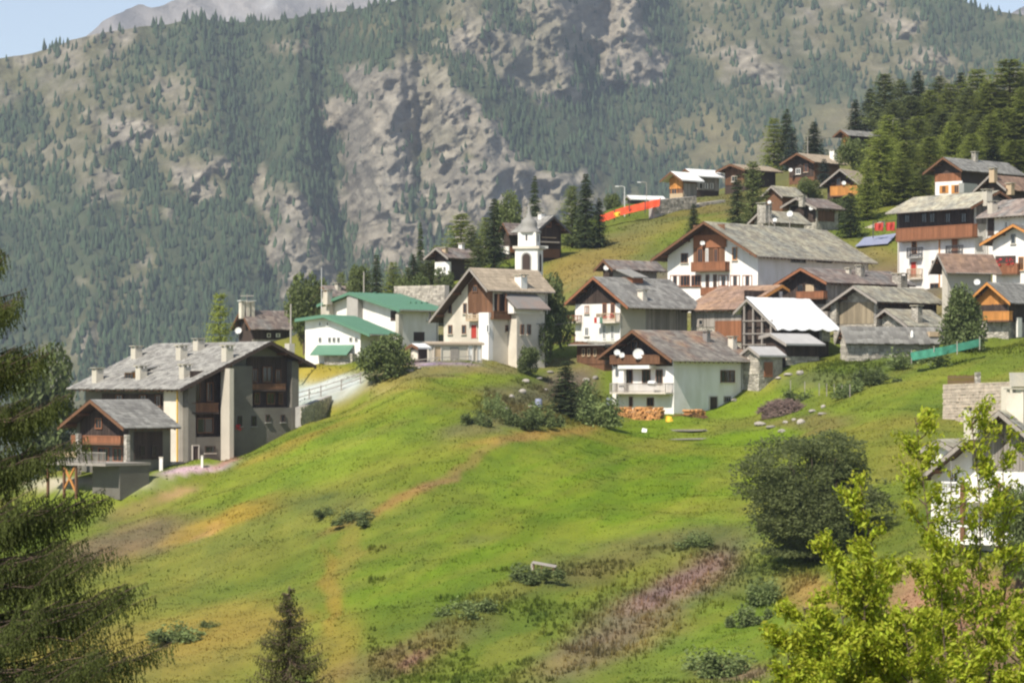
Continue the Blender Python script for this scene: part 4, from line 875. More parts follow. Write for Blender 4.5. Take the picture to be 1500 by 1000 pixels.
# ---------------------------------------------------------------- mountains
MAPROWS = """FFFFFFFFFFFFFFFFFFFFFFFFFFmmFFrrrrrrrrFFfffffffmmmfrfFFFFFss
mmmmmmmmffFFFFFFFFFFFFFFFmmrrFFrrrrrrrFFfffffffmmfffrrfFFFFF
mmmmmmmmfFFFFFFFmmFFFFFFFFrrrrrrrrrrrrFFmmmfffffmfffffFFFFFF
.mmmmfmfFFFFFFFFFFFFFFFmmmFrrrrrrrFrrrrFFmmrmfffFfmmfrrrFFFF
..mfmffFfmmfFFFFFFFFrrrrrrFFFrrrrrFrrrrFFFmmrrfFFFmffFFFFF..
mf.mmfff.mmmfFFFFFFFFrrrrrrFFFFrrrFFFFFFFFFffmmFFFFFFF....mm
fFFmfmfmmfmmfFFFFFFrrrrrrrrrFFFFFFFFFFFFF.FFFFF...FFFFF...FF
FFFmfmmrrmmffFFFFFFrrrrrrrrrrFFFFFFFF.fF...FFFF....FFFFFFFFF
ffmfmfmrmmmFFFFFFFFFrrrrfrrrrrFFFFFFF..fF..........FFFFFFFFF
fFmmmmfFffmmrrFFFFFFrrrrfrrfrrrfFFFFFFFF..f....FFFFFFFFFFFFF
mfFFmfmFFmrrfFFrFFFFrrrrfrrrrrrrrrrfFFFFFF.....FFFFFFFFFFFFF
rmfFFmmfFFFrrFFrrrFFrrrrFrrrrrrrrr.mfmFFFFFFF..FFFFFFFFFFFFF
FFFFFFFffmFFFFfFrrFFrrrrFrrrrrrrrrrfmmFFFF.FFFFFFFFFFFFFFFFF
FFFFFFFFFFFFFFFfmrrFFrrrrFrrrrrrrrFFFFFFFFFFFFFFFFFFFFFFFFFF
FFFFFFFFfFFFFFFFrrrFFrrrrFrrrrFFFFFFFFFFFFFFFFFFFFFFFFFFFFFF
FFFFFFFfmfFFFFFFrrrrFFrrrrFFFFFFFFFFFFFFFFFFFFFFFFFFFFFFFFFF
FFFFFffmfFFFFFFFFrrrFFFFFFFFFFFFFFFFFFFFFFFFFFFFFFFFFFFFFFFF
FFFFFFffmFFFFFFFFrFFFFFFFFFFFFFFFFFFFFFFFFFFFFFFFFFFFFFFFFFF
FFFFFfmfFFFFFFFFFFFFFFFFFFFFFFFFFFFFFFFFFFFFFFFFFFFFFFFFFFFF
FFFFfmFFFFFFFFFFFFFFFFFFFFFFFFFFFFFFFFFFFFFFFFFFFFFFFFFFFFFF
FF..mmFFFFFFFFFFFFFFFFFFFFFFFFFFFFFFFFFFFFFFFFFFFFFFFFFFFFFF
FF..ffFFFFFFFFFFFFFFFFFFFFFFFFFFFFFFFFFFFFFFFFFFFFFFFFFFFFFF""".split('\n')
CODE = dict(F=(1.0, 0), f=(.5, .12), m=(.22, .38), r=(.035, 1.0), **{'.': (.05, .05), 's': (.4, .1)})
MF = np.array([[CODE[ch][0] for ch in r.ljust(60, 'F')[:60]] for r in MAPROWS]); MR = np.array([[CODE[ch][1] for ch in r.ljust(60, 'F')[:60]] for r in MAPROWS])
def look(A, px, py):
    x = np.clip(px / 25 - .5, 0, 58.999); y = np.clip(py / 25 - .5, 0, len(A) - 1.001); i = x.astype(int); j = y.astype(int); fx = x - i; fy = y - j
    return (A[j, i] * (1 - fx) + A[j, i + 1] * fx) * (1 - fy) + (A[j + 1, i] * (1 - fx) + A[j + 1, i + 1] * fx) * fy
def jit(px, py):
    return px + (fbm(px / 38, py / 38, 71, 3) - .5) * 46, py + (fbm(px / 38, py / 30, 81, 3) - .5) * 34
SKY = np.array([(-700, 135), (-300, 110), (0, 84), (50, 80), (100, 62), (150, 50), (200, 42), (230, 36), (300, 28), (350, 33), (400, 32), (450, 22), (500, 15), (560, 6), (620, -5), (700, -60), (800, -120), (1000, -130), (1200, -90), (1300, -40), (1400, -5), (1420, 5), (1440, 13), (1470, 19), (1500, 24), (1600, 34), (2200, 60)], float)
MS = 2.8; m_px = np.arange(-500, 2001, MS); NR = 390
sky_y = np.interp(m_px, SKY[:, 0], SKY[:, 1]) + (fbm(m_px / 40, m_px * 0, 91, 4) - .5) * 10
tt = np.linspace(0, 1, NR)
PYm = 780 + (sky_y[None, :] - 780) * tt[:, None]; PXm = np.repeat(m_px[None, :], NR, 0)
jx, jy = jit(PXm, PYm); rockm = look(MR, jx, jy); openm = look(MF, jx, jy)
k = 1.45 - 1.0 * look(MR, PXm, PYm)                                        # metres away per row climbed: cliffs climb steeply
k = (k + np.roll(k, 6, 1) + np.roll(k, -6, 1)) / 3
dy_ = np.abs(np.diff(PYm, axis=0, prepend=PYm[:1])); Dm = 2160 + np.cumsum(k * dy_, 0)
off = np.interp(m_px, [-500, 0, 200, 330, 400, 450, 500, 540, 600, 690, 760, 830, 920, 1000, 1100, 1200, 1350, 1600, 2000], [80, 0, -60, -70, -20, 20, 50, 0, -40, -50, -30, 10, 50, 80, 90, 80, 40, 0, 0])
gul = np.exp(-((PXm - (500 + (PYm - 300) * .12)) / 26)**2) * 38 * np.clip((PYm - 120) / 100, 0, 1)   # dark gully left of the cliff
gul += np.exp(-((PXm - (610 + (PYm - 200) * .18)) / 12)**2) * 9 * np.clip((PYm - 120) / 60, 0, 1) + np.exp(-((PXm - (385 + (PYm - 250) * .1)) / 16)**2) * 34 * np.clip((PYm - 150) / 80, 0, 1)
gul += np.exp(-((PXm - (735 + (PYm - 200) * .25)) / 14)**2) * 14 * np.clip((PYm - 130) / 60, 0, 1) + np.exp(-((PXm - (860 + (PYm - 60) * .5)) / 18)**2) * 12 * np.clip((160 - PYm) / 60, 0, 1)
step = np.clip(((PXm - 640) * .62 - (PYm - 95)) / 60, 0, 1) * np.clip(1 - (PXm - 1000) / 200, 0, 1)                     # the cliff dome stands before the forest slope
Dm = Dm + off[None, :] * (.6 + .4 * tt[:, None]) + gul + step * 45
Xm = (PXm - 750) / F * Dm; Zm = (H0 - PYm) / F * Dm
rg = fbm(Xm / 150 + Zm / 260, Zm / 210, 101, 5, True); rg2 = fbm(Xm / 34 + Zm / 60, Zm / 52 - Xm / 160, 111, 5, True); rg3 = fbm(Xm / 13 + Zm / 30, Zm / 20 - Xm / 40, 121, 4, True)**2; rg4 = fbm(Xm / 60 - Zm / 70, Zm / 90 + Xm / 110, 125, 4, True)**3
Dm = Dm - (rg - .5) * (60 - 15 * rockm) - (rg2 - .5) * (16 + 4 * rockm) - (rg3 - .3) * (3 + 22 * rockm) - rg4 * 40 * rockm
Dm = np.maximum.accumulate(Dm - 1e-3 * np.arange(NR)[:, None] * 0, 0) * .35 + Dm * .65
Xm = (PXm - 750) / F * Dm; Zm = (H0 - PYm) / F * Dm
nA = fbm(Xm / 60, Zm / 60, 131, 4)[..., None]; nB = fbm(Xm / 12, Zm / 9, 141, 4)[..., None]; st = fbm(Xm / 22 + Zm / 16, Zm / 5 - Xm / 8, 151, 5)[..., None]
rock_c = (np.array([.3, .262, .2]) * (1 - nA) + np.array([.205, .188, .155]) * nA) * (.5 + 1.0 * st)
rock_c = rock_c * (.6 + .8 * fbm(Xm / 7, Zm / 5, 145, 3)[..., None]); lichen = np.clip((fbm(Xm / 70, Zm / 50, 161, 3)[..., None] - .5) * 5, 0, 1) * .35; rock_c = rock_c * (1 - lichen) + np.array([.15, .145, .07]) * lichen
mead_c = (np.array([.175, .15, .085]) * (1 - nA) + np.array([.12, .12, .06]) * nA) * (.75 + .5 * nB)
fl_c = np.array([.07, .085, .045]) * (.7 + .6 * nB)
rk = np.clip((rockm + (fbm(Xm / 16, Zm / 12, 171, 4) - .5) * .8) * 2.0 - .35, 0, 1)[..., None]; fo = np.clip(openm * 1.3 - .2, 0, 1)[..., None]
Cm = (mead_c * (1 - fo) + fl_c * fo) * (1 - rk) + rock_c * rk
tanm = (np.exp(-((PXm - 1390) / 110)**2 - ((PYm - 115) / 34)**2) + np.exp(-((PXm - 1060) / 120)**2 - ((PYm - 200) / 34)**2) + np.exp(-((PXm - 550) / 60)**2 - ((PYm - 40) / 14)**2))[..., None].clip(0, 1) * .6
Cm = Cm * (1 - tanm) + np.array([.19, .165, .085]) * tanm * (.8 + .4 * nB)
Cm = Cm * .86
nm = len(m_px); idx = np.arange(NR * nm).reshape(NR, nm)
back = idx[-1].copy()
Vm = np.stack([Xm, Dm, Zm], -1).reshape(-1, 3)
bk = Vm[back].copy(); bk[:, 1] += 500; bk[:, 2] -= 160; nb0 = len(Vm); Vm = np.concatenate([Vm, bk]); Cm2 = np.concatenate([Cm.reshape(-1, 3), Cm.reshape(-1, 3)[back]])
Q = np.stack([idx[:-1, :-1], idx[:-1, 1:], idx[1:, 1:], idx[1:, :-1]], -1).reshape(-1, 4)
bi = nb0 + np.arange(nm); Qb = np.stack([back[:-1], back[1:], bi[1:], bi[:-1]], -1)
mo = mesh_np('mountain', Vm, np.concatenate([Q, Qb]), M['mount'], col=Cm2, smooth=False); mo['kind'] = 'structure'

# far rocky ridge
f_px = np.arange(-300, 1900, 6.0); NF = 90
fs = np.interp(f_px, [-300, 40, 100, 125, 150, 180, 205, 220, 235, 250, 262, 300, 380, 450, 520, 600, 700, 1300, 1430, 1450, 1475, 1500, 1560, 1900], [160, 110, 76, 56, 32, 16, 8, 12, 10, 4, -2, -24, -40, -34, -24, -16, 10, 60, 34, 30, 22, 10, -10, -20]) + (fbm(f_px / 14, f_px * 0, 181, 4) - .5) * 7
t2 = np.linspace(0, 1, NF); PYf = 260 + (fs[None] - 260) * t2[:, None]; PXf = np.repeat(f_px[None], NF, 0)
Df = 5200 + (260 - PYf) * 1.9; Xf = (PXf - 750) / F * Df; Zf = (H0 - PYf) / F * Df
Df = Df - (fbm(Xf / 330 + Zf / 500, Zf / 700, 191, 6, True) - .5) * 420
Xf = (PXf - 750) / F * Df; Zf = (H0 - PYf) / F * Df
cf = (np.array([.27, .25, .235]) * (.6 + .7 * fbm(Xf / 120 + Zf / 90, Zf / 60, 201, 5))[..., None])
sc_ = np.exp(-(((PXf - 360) * .5 + (PYf - 22)) / 9)**2)[..., None] * .5 * np.clip(fbm(Xf / 40, Zf / 90, 205, 3) * 2 - .5, 0, 1)[..., None]; cf = cf * (1 - sc_) + .5 * sc_
idx = np.arange(NF * len(f_px)).reshape(NF, -1); Q = np.stack([idx[:-1, :-1], idx[:-1, 1:], idx[1:, 1:], idx[1:, :-1]], -1).reshape(-1, 4)
fr = mesh_np('rocky_peaks', np.stack([Xf, Df, Zf], -1), Q, M['mount'], col=cf.reshape(-1, 3), smooth=False); fr['kind'] = 'structure'

# mountain forest
def msurf(px, py):
    "point of the mountain for picture coordinates"
    sy = np.interp(px, m_px, sky_y); ti = (py - 780) / (sy - 780) * (NR - 1); xi = (px - m_px[0]) / MS
    i = np.clip(ti.astype(int), 0, NR - 2); j = np.clip(xi.astype(int), 0, nm - 2); fi = np.clip(ti - i, 0, 1); fj = xi - j
    W = lambda A: (A[i, j] * (1 - fj) + A[i, j + 1] * fj) * (1 - fi) + (A[i + 1, j] * (1 - fj) + A[i + 1, j + 1] * fj) * fi
    return W(Xm), W(Dm), W(Zm)
n = 44000
px = rng.uniform(-120, 1620, n); py = rng.uniform(-30, 640, n); sy = np.interp(px, m_px, sky_y)
ok = (py > sy - 1); px, py, sy = px[ok], py[ok], sy[ok]
jx, jy = jit(px, py); den = look(MF, jx, jy); den = den * (.35 + 1.3 * fbm(px / 22, py / 30, 211, 3)); ok = rng.uniform(0, 1, len(px)) < np.clip(den, 0, 1) * .62
ok |= (np.abs(py - sy) < 3) & (px > 60) & (px < 1500) & (rng.uniform(0, 1, len(px)) < .12)
px, py = px[ok], py[ok]; X, D, Z = msurf(px, py)
o_ = np.argsort(-D); n = len(X); hh = rng.uniform(6, 12.5, n) * (.8 + .4 * fbm(px / 60, py / 60, 221, 2)); rr = hh * rng.uniform(.17, .28, n)
lv = [(.0, 1.0), (.3, .85), (.66, .45), (1.0, .02)]; ns = 6
V = np.zeros((n, len(lv), ns, 3), np.float32); a0 = rng.uniform(0, 6.28, n)
for li, (hz, r_) in enumerate(lv):
    for q in range(ns):
        a = a0 + 6.283 * q / ns + li * .5; jr = rng.uniform(.6, 1.3, n); V[:, li, q] = np.stack([X + np.cos(a) * rr * r_ * jr, D + np.sin(a) * rr * r_ * jr, Z - .6 + hh * np.clip(hz + rng.uniform(-.06, .06, n) * (li < 4), 0, 1)], -1)
base = (np.arange(n) * len(lv) * ns)[:, None, None]; tri = []
for li in range(len(lv) - 1):
    for q in range(ns): tri.append((li * ns + q, li * ns + (q + 1) % ns, (li + 1) * ns + (q + 1) % ns, (li + 1) * ns + q))
T = (base + np.array(tri)[None]).reshape(-1, 4)
fo_ = mesh_np('mountain_forest', V.reshape(-1, 3), T, M['forest']); fo_['kind'] = 'stuff'

# haze: the air of the valley
hz = MB().box(-2600, -60, -420, 2600, 7200, 1150).build('haze', M['white'], None); hz['kind'] = 'stuff'
hm = bpy.data.materials.new('air'); hm.use_nodes = True; hn = hm.node_tree; hn.nodes.clear(); ho = hn.nodes.new('ShaderNodeOutputMaterial'); hv = hn.nodes.new('ShaderNodeVolumePrincipled')
hv.inputs['Color'].default_value = (.72, .83, 1, 1); hv.inputs['Density'].default_value = HAZE = .000085; hv.inputs['Anisotropy'].default_value = .1
hn.links.new(hv.outputs[0], ho.inputs['Volume']); hz.data.materials.clear(); hz.data.materials.append(hm)
# ---------------------------------------------------------------- trees
def conifer_mesh(seed, kind, r=.2, levels=34, per=9, seg=6, droop=.25, bare=.06, pw=.85, size=.05):
    "unit height crown of drooping sprays and a tapered trunk"
    g_ = np.random.default_rng(seed); V = []
    for L_ in range(levels):
        f = (L_ + g_.random() * .8) / levels; z = bare + (1 - bare) * f**.95; R0 = r * (1 - f)**pw + .012; gap = g_.random() < .06
        for k in range(per):
            if gap and g_.random() < .7: continue
            a = g_.random() * 6.283; ln = R0 * g_.uniform(.6, 1.15); ca, sa = math.cos(a), math.sin(a); dr = droop * g_.uniform(.5, 1.5)
            for s_ in range(seg):
                q = (s_ + .7) / seg * g_.uniform(.85, 1.1); x = ln * q; zz_ = z - dr * x * (1.2 - .5 * q) + (.02 * q * q if kind != 'spruce' else .0)
                w_ = size * (1.15 - .6 * q) * g_.uniform(.6, 1.2) * (.5 + .6 * (1 - f)); sd_ = g_.choice((-1, 1)); t = g_.uniform(.5, 1.1) * w_
                p = np.array([x * ca, x * sa, zz_]); o = np.array([-sa, ca, 0]) * sd_ * w_ * .9 + np.array([ca, sa, 0]) * w_ * .8; o[2] -= w_ * g_.uniform(.2, .9)
                u = np.array([ca * .35, sa * .35, g_.uniform(-.3, .4)]) * t - np.array([-sa, ca, 0]) * sd_ * w_ * .25
                V += [p, p + o, p + u]
    V = np.array(V); return V, np.arange(len(V)).reshape(-1, 3)
def raw_mesh(name, V, T, m):
    o = mesh_np(name, V, T, m); me = o.data; bpy.data.objects.remove(o); return me
def trunk_mesh(name, r=.012, h=.95, limbs=0, seed=0):
    b = MB(); b.tube([(0, 0, -.06), (0, 0, .3), (.004, 0, .6), (0, .002, h)], [r * 1.2, r, r * .6, r * .12], 6); g_ = random.Random(seed)
    for k in range(limbs):
        a = g_.random() * 6.28; z = g_.uniform(.12, .7); l_ = g_.uniform(.2, .45) * (1 - z * .5)
        b.tube([(0, 0, z), (math.cos(a) * l_ * .5, math.sin(a) * l_ * .5, z + l_ * .35), (math.cos(a) * l_, math.sin(a) * l_, z + l_ * .75)], [r * .5, r * .3, r * .08], 4)
    me = bpy.data.meshes.new(name); me.from_pydata(b.v, [], b.f); me.materials.append(M['bark']); return me
def leafy_mesh(seed, n=6000, size=.03, lobes=14, flat=1.0, shape='ball', skirt=0.1):
    "crown of many leaf clumps round lobes of uneven size, gaps between them (unit height, radius about .5)"
    g_ = np.random.default_rng(seed); C_ = []; W_ = []
    for k in range(lobes):
        z = g_.uniform(skirt + .1, .86); rm = math.sqrt(max(0.02, 1 - ((z - .5) / .5)**2)) if shape == 'ball' else (1.05 - z)
        a = k * 2.4 + g_.uniform(-.5, .5); d = rm * .34 * g_.uniform(.5, 1.0); C_.append((d * math.cos(a), d * math.sin(a), z)); W_.append(g_.uniform(.09, .23) * (.7 + .5 * rm))
    C_ = np.array(C_); W_ = np.array(W_); i = g_.choice(lobes, n, p=W_**2 / (W_**2).sum())
    d = g_.normal(size=(n, 3)); d /= np.linalg.norm(d, axis=1)[:, None]; rad = W_[i] * g_.uniform(.45, 1.12, n)**.6
    nz = .8 + .5 * fbm(d[:, 0] * 3 + i, d[:, 2] * 3 + i * 2, seed, 3); p = C_[i] + d * (rad * nz)[:, None] * np.array([1, 1, flat]); p[:, 2] = np.maximum(p[:, 2], .01 + g_.random(n) * .05)
    a = g_.normal(size=(n, 3)); a /= np.linalg.norm(a, axis=1)[:, None]; a = a + d * .3; b = np.cross(a, g_.normal(size=(n, 3))); b /= np.linalg.norm(b, axis=1)[:, None]; s = size * g_.uniform(.6, 1.4, n)[:, None]
    V = np.stack([p - a * s, p + b * s * .55, p + a * s, p - b * s * .55], 1).reshape(-1, 3); return V, np.arange(4 * n).reshape(-1, 4)
def scrub_mesh(seed, n=2600, size=.045):
    g_ = np.random.default_rng(seed); L_ = 9; c = np.stack([g_.uniform(-.45, .45, L_), g_.uniform(-.45, .45, L_), g_.uniform(.0, .35, L_)], -1); w_ = g_.uniform(.12, .3, L_)
    i = g_.integers(0, L_, n); d = g_.normal(size=(n, 3)); d /= np.linalg.norm(d, axis=1)[:, None]; p = c[i] + d * (w_[i] * g_.uniform(.3, 1.25, n))[:, None] * np.array([.8, .8, 1.6]); p[:, 2] = np.abs(p[:, 2])
    a = g_.normal(size=(n, 3)); a /= np.linalg.norm(a, axis=1)[:, None]; b = np.cross(a, g_.normal(size=(n, 3))); b /= np.linalg.norm(b, axis=1)[:, None]; s = size * g_.uniform(.5, 1.3, n)[:, None]
    return np.stack([p - a * s, p + b * s * .5, p + a * s, p - b * s * .5], 1).reshape(-1, 3), np.arange(4 * n).reshape(-1, 4)
CM = {}
for k in range(3):
    CM['spruce', k] = raw_mesh('spruce_crown', *conifer_mesh(300 + k, 'spruce', .2, 38, 13, 7, .35, .03, .75, .06), M['spruce'])
    CM['larch', k] = raw_mesh('larch_crown', *conifer_mesh(320 + k, 'larch', .24, 34, 15, 8, .1, .05, .45, .06), M['larch'])
    CM['pine', k] = raw_mesh('pine_crown', *conifer_mesh(340 + k, 'pine', .24, 34, 14, 8, -.1, .05, .5, .062), M['pine'])
    CM['blue', k] = raw_mesh('blue_crown', *conifer_mesh(360 + k, 'spruce', .24, 30, 14, 7, .3, .02, .7, .065), M['blue'])
    CM['leafy', k] = raw_mesh('leafy_crown', *leafy_mesh(380 + k, 5200, .03, 15), M['leaf'])
    CM['bright', k] = raw_mesh('bright_crown', *leafy_mesh(400 + k, 4200, .034, 12), M['leaf2'])
    CM['scrub', k] = raw_mesh('scrub_crown', *scrub_mesh(440 + k), M['scrub'])
    CM['cone', k] = raw_mesh('cone_crown', *leafy_mesh(420 + k, 7000, .026, 22, shape='cone', skirt=0), M['leaf'])
TRK = trunk_mesh('trunk'); TRL = trunk_mesh('limbed_trunk', .02, .7, 9, 5)
cnt = 0
def tree(kind, px, top, D, wpx, label, name=None, base=None, group=None, cat=None):
    global cnt; cnt += 1
    p = G(px, D) if base is None else P(px, base, D); p.z = max(p.z, -1e9); zt = (H0 - top) / F * p.y; hgt = zt - p.z
    nm = name or {'spruce': 'spruce_tree', 'blue': 'spruce_tree', 'larch': 'larch_tree', 'pine': 'pine_tree'}.get(kind, 'leafy_tree')
    t = empty(nm, p, random.random() * 6.28, label, cat or ('bush' if 'bush' in nm else 'tree'), group)
    r0 = {'spruce': .2, 'larch': .24, 'pine': .24, 'blue': .24, 'scrub': .5}.get(kind, .46); wx = wpx / F * D / 2 / r0 * (1.0 if r0 == .46 else 1.22)
    for me, n_ in ((CM[kind, cnt % 3], 'crown'), (TRL if r0 == .46 else TRK, 'trunk')):
        if kind == 'scrub' and n_ == 'trunk': continue
        o = bpy.data.objects.new(n_, me); S.collection.objects.link(o); o.parent = t; o.scale = (wx, wx, hgt)
        if n_ == 'crown': o['kind'] = 'stuff'
    return t
TREES = [
 ('larch', 322, 428, 365, 58, 'light green larch leaning over the ridge of the huge grey chalet'),
 ('leafy', 70, 512, 400, 110, 'round dark green tree left of the huge grey chalet roof'),
 ('spruce', 551, 372, 392, 40, 'dark spruce behind the green metal roof'),
 ('pine', 597, 392, 400, 38, 'squat olive pine right of the dark spruce behind the green roof'),
 ('bright', 527, 388, 405, 36, 'light green tree left of the dark spruce behind the green roof'),
 ('bright', 445, 410, 400, 56, 'light leafy tree behind the dark house with the smooth brown roof'),
 ('spruce', 616, 326, 440, 22, 'slender spruce left of the chalet with the bright white lower wall'),
 ('larch', 640, 360, 445, 40, 'olive larch behind the chalet with the bright white lower wall'),
 ('larch', 675, 312, 440, 62, 'broad olive larch above the chalet with the bright white lower wall'),
 ('pine', 700, 352, 405, 46, 'bushy pine right of the chalet with the bright white lower wall'),
 ('spruce', 724, 290, 425, 44, 'tall dark spruce left of the church spire'),
 ('bright', 745, 288, 470, 44, 'light leafy tree behind the small chalet left of the spire'),
 ('spruce', 783, 258, 460, 32, 'pointed spruce rising behind the church spire'),
 ('pine', 838, 272, 445, 50, 'broad olive pine right of the tall dark timber chalet'),
 ('spruce', 858, 254, 440, 44, 'tallest dark spruce right of the church, left of the orange net'),
 ('spruce', 878, 290, 442, 32, 'shorter spruce touching the left end of the orange net'),
 ('bright', 897, 284, 545, 26, 'small light green tree behind the orange net'),
 ('spruce', 1016, 298, 440, 28, 'small spruce on the grass below the sandy wall'),
 ('spruce', 1080, 256, 432, 44, 'left one of the two spruces behind the big white chalet'),
 ('pine', 1103, 236, 430, 54, 'right and taller of the two conifers behind the big white chalet'),
 ('larch', 1134, 172, 590, 46, 'left larch of the clump above the long dark chalet'),
 ('spruce', 1152, 160, 590, 44, 'tallest conifer of the clump above the long dark chalet'),
 ('blue', 1161, 190, 560, 36, 'grey green spruce in front of the clump above the long dark chalet'),
 ('spruce', 1192, 178, 580, 40, 'dark spruce behind the pink roofed chalet'),
 ('spruce', 1253, 146, 610, 36, 'lone dark spruce above the hilltop chalet'),
 ('blue', 1207, 232, 490, 30, 'bluish spruce beside the white chimney of the pink roofed chalet'),
 ('bright', 1184, 262, 480, 36, 'light bush left of the dark chalet with the orange balcony'),
 ('larch', 1290, 192, 455, 84, 'big light green larch in front of the tall white house timber wall'),
 ('larch', 1270, 238, 440, 44, 'drooping larch right of the orange balcony'),
 ('larch', 1322, 232, 452, 60, 'bushy larch behind the tall white house roof'),
 ('pine', 1352, 246, 455, 56, 'dark pine left of the dark upper chalet'),
 ('spruce', 1246, 282, 425, 44, 'dark spruce beside the right end of the big white chalet roof'),
 ('leafy', 1228, 290, 442, 36, 'dark leafy tree behind the stone cabin'),
 ('bright', 1250, 205, 500, 44, 'light leafy tree right below the hilltop chalet'),
 ('leafy', 806, 404, 346, 60, 'large dark leafy tree between the cream house and the red trimmed house'),
 ('leafy', 793, 450, 340, 40, 'lower dark leafy tree beside the cream house wall'),
 ('cone', 1409, 408, 335, 76, 'dense cone-shaped green tree in front of the cottage with the mottled roof'),
]
for t_ in TREES: tree(*t_)
TREES2 = [('larch', 576, 384, 415, 40, 'yellowish larch between the dark spruce and the squat pine behind the green roof'), ('spruce', 606, 372, 420, 30, 'short spruce above the long pale retaining wall'), ('pine', 628, 378, 425, 40, 'dark pine touching the left of the white-based chalet'), ('leafy', 652, 395, 395, 34, 'low leafy tree hiding the foot of the white-based chalet'),
 ('pine', 690, 330, 430, 44, 'pine filling the gap right of the broad olive larch'), ('larch', 712, 318, 440, 40, 'larch just left of the tall dark spruce by the spire'), ('spruce', 700, 372, 392, 30, 'small dark spruce behind the left roof edge of the cream house'), ('leafy', 612, 402, 392, 44, 'dark leafy tree directly behind the long pale retaining wall'), ('bright', 590, 408, 395, 30, 'light bush at the left end of the long pale retaining wall'), ('pine', 500, 398, 420, 34, 'pine behind the pinkish grey roof'), ('leafy', 465, 402, 425, 44, 'dark leafy tree behind the tall white antenna')]
for t_ in TREES2: tree(*t_)
WOOD = [(1296, 108, 590, 52, 'pine'), (1320, 116, 600, 42, 'pine'), (1345, 104, 600, 40, 'spruce'), (1376, 112, 590, 46, 'pine'), (1407, 106, 600, 40, 'spruce'), (1392, 122, 575, 40, 'larch'), (1432, 100, 570, 58, 'larch'),
        (1362, 132, 560, 44, 'larch'), (1335, 140, 560, 50, 'pine'), (1308, 150, 560, 50, 'pine'), (1420, 130, 545, 52, 'pine'), (1450, 122, 540, 62, 'larch'), (1478, 86, 540, 84, 'larch'), (1512, 92, 545, 80, 'larch'),
        (1345, 170, 520, 52, 'larch'), (1380, 165, 515, 56, 'pine'), (1406, 168, 510, 50, 'larch'), (1436, 168, 505, 60, 'pine'), (1470, 160, 500, 70, 'larch'), (1502, 170, 500, 80, 'pine'), (1275, 130, 610, 40, 'spruce'), (1318, 180, 505, 46, 'pine'),
        (1455, 215, 470, 50, 'spruce'), (1488, 205, 470, 60, 'larch'), (1362, 200, 480, 50, 'larch'), (1302, 168, 500, 46, 'larch'), (1328, 206, 478, 48, 'larch'), (1395, 178, 490, 46, 'larch'), (1425, 196, 480, 46, 'larch'), (1452, 168, 488, 50, 'larch'), (1500, 128, 500, 60, 'larch')]
WL = {'pine': 'olive pine, %s pine from the left in the wood at upper right', 'spruce': 'dark pointed spruce, %s spruce from the left in the wood at upper right', 'larch': 'light green larch, %s larch from the left in the wood at upper right'}
ORD = 'first second third fourth fifth sixth seventh eighth ninth tenth eleventh twelfth thirteenth fourteenth fifteenth sixteenth seventeenth eighteenth nineteenth twentieth'.split(); rk_ = {}
for (a, b_, d_, w_, k) in sorted(WOOD): rk_[k] = rk_.get(k, -1) + 1; tree(k, a, b_, d_, w_ * 1.25, WL[k] % ORD[rk_[k]], group=dict(pine='olive pines of the wood', spruce='dark spruces of the wood', larch='light larches of the wood')[k])
def at(px, py, d0=120): return Gpy(px, py, d0)
def bush(kind, px, top, base, wpx, label, d0=150, name='bush', hs=1):
    p = at(px, base, d0); return tree(kind, px, top, p.y, wpx, label, name=name, base=base + 3)
tree('spruce', 828, 528, 303, 62, 'young spruce on the bank left of the front white house')
bush('leafy', 565, 488, 556, 72, 'round green bush below the green roofed house', 300)
bush('leafy', 773, 508, 550, 36, 'dark bush between the meadow and the cream house', 290)
bush('scrub', 723, 562, 602, 22, 'narrow dark shrub standing alone on the meadow slope', 270)
bush('scrub', 735, 578, 616, 26, 'low dark shrub beside the narrow one on the meadow slope', 270)
bush('scrub', 700, 590, 622, 34, 'grey green scrub at the left end of the rocky bank', 270)
bush('scrub', 870, 562, 622, 56, 'dark green bush against the log pile', 270)
bush('scrub', 800, 575, 622, 46, 'light green bush at the foot of the young spruce', 270)
bush('scrub', 760, 590, 624, 60, 'low broad scrub in the middle of the rocky bank', 270)
bush('scrub', 848, 540, 590, 46, 'bush in front of the brown plank shed', 270)
bush('bright', 404, 606, 640, 44, 'small green shrub against the wall of the huge grey chalet', 250)
bush('scrub', 262, 902, 938, 74, 'low dark bush lying on the dry grass, bottom left', 150)
bush('scrub', 308, 902, 918, 24, 'tiny dark bush just right of the low one, bottom left', 150)
bush('scrub', 522, 738, 766, 58, 'low greyish bush in the middle of the left meadow', 200)
bush('scrub', 480, 736, 754, 34, 'little bush left of the low greyish one on the left meadow', 200)
bush('scrub', 1350, 498, 535, 70, 'hedge-like shrubs under the green net', 290)
bush('scrub', 1290, 528, 560, 60, 'leafy shrub above the garden fence', 290)
bush('scrub', 1240, 545, 580, 50, 'light shrub right of the garden fence', 290)
bush('scrub', 1165, 560, 590, 36, 'green shrub at the left end of the garden fence', 290)
bush('scrub', 1130, 830, 880, 50, 'grey green shrub below the great round bush', 170)
bush('scrub', 1100, 872, 915, 56, 'low shrub among the pink weeds', 170)
bush('scrub', 1050, 930, 985, 70, 'light green weeds clump at the bottom edge', 165)
bush('scrub', 1010, 770, 800, 50, 'dark scrub at the top of the pink weeds', 190)
bush('scrub', 780, 815, 850, 60, 'dark scrub around the old plank trough', 190)
bush('scrub', 690, 865, 900, 60, 'dark scrub on the lower middle meadow', 180)
bush('leafy', 1462, 690, 850, 130, 'dark tree against the right side of the lower right chalet', 170, name='leafy_tree') if 0 else None
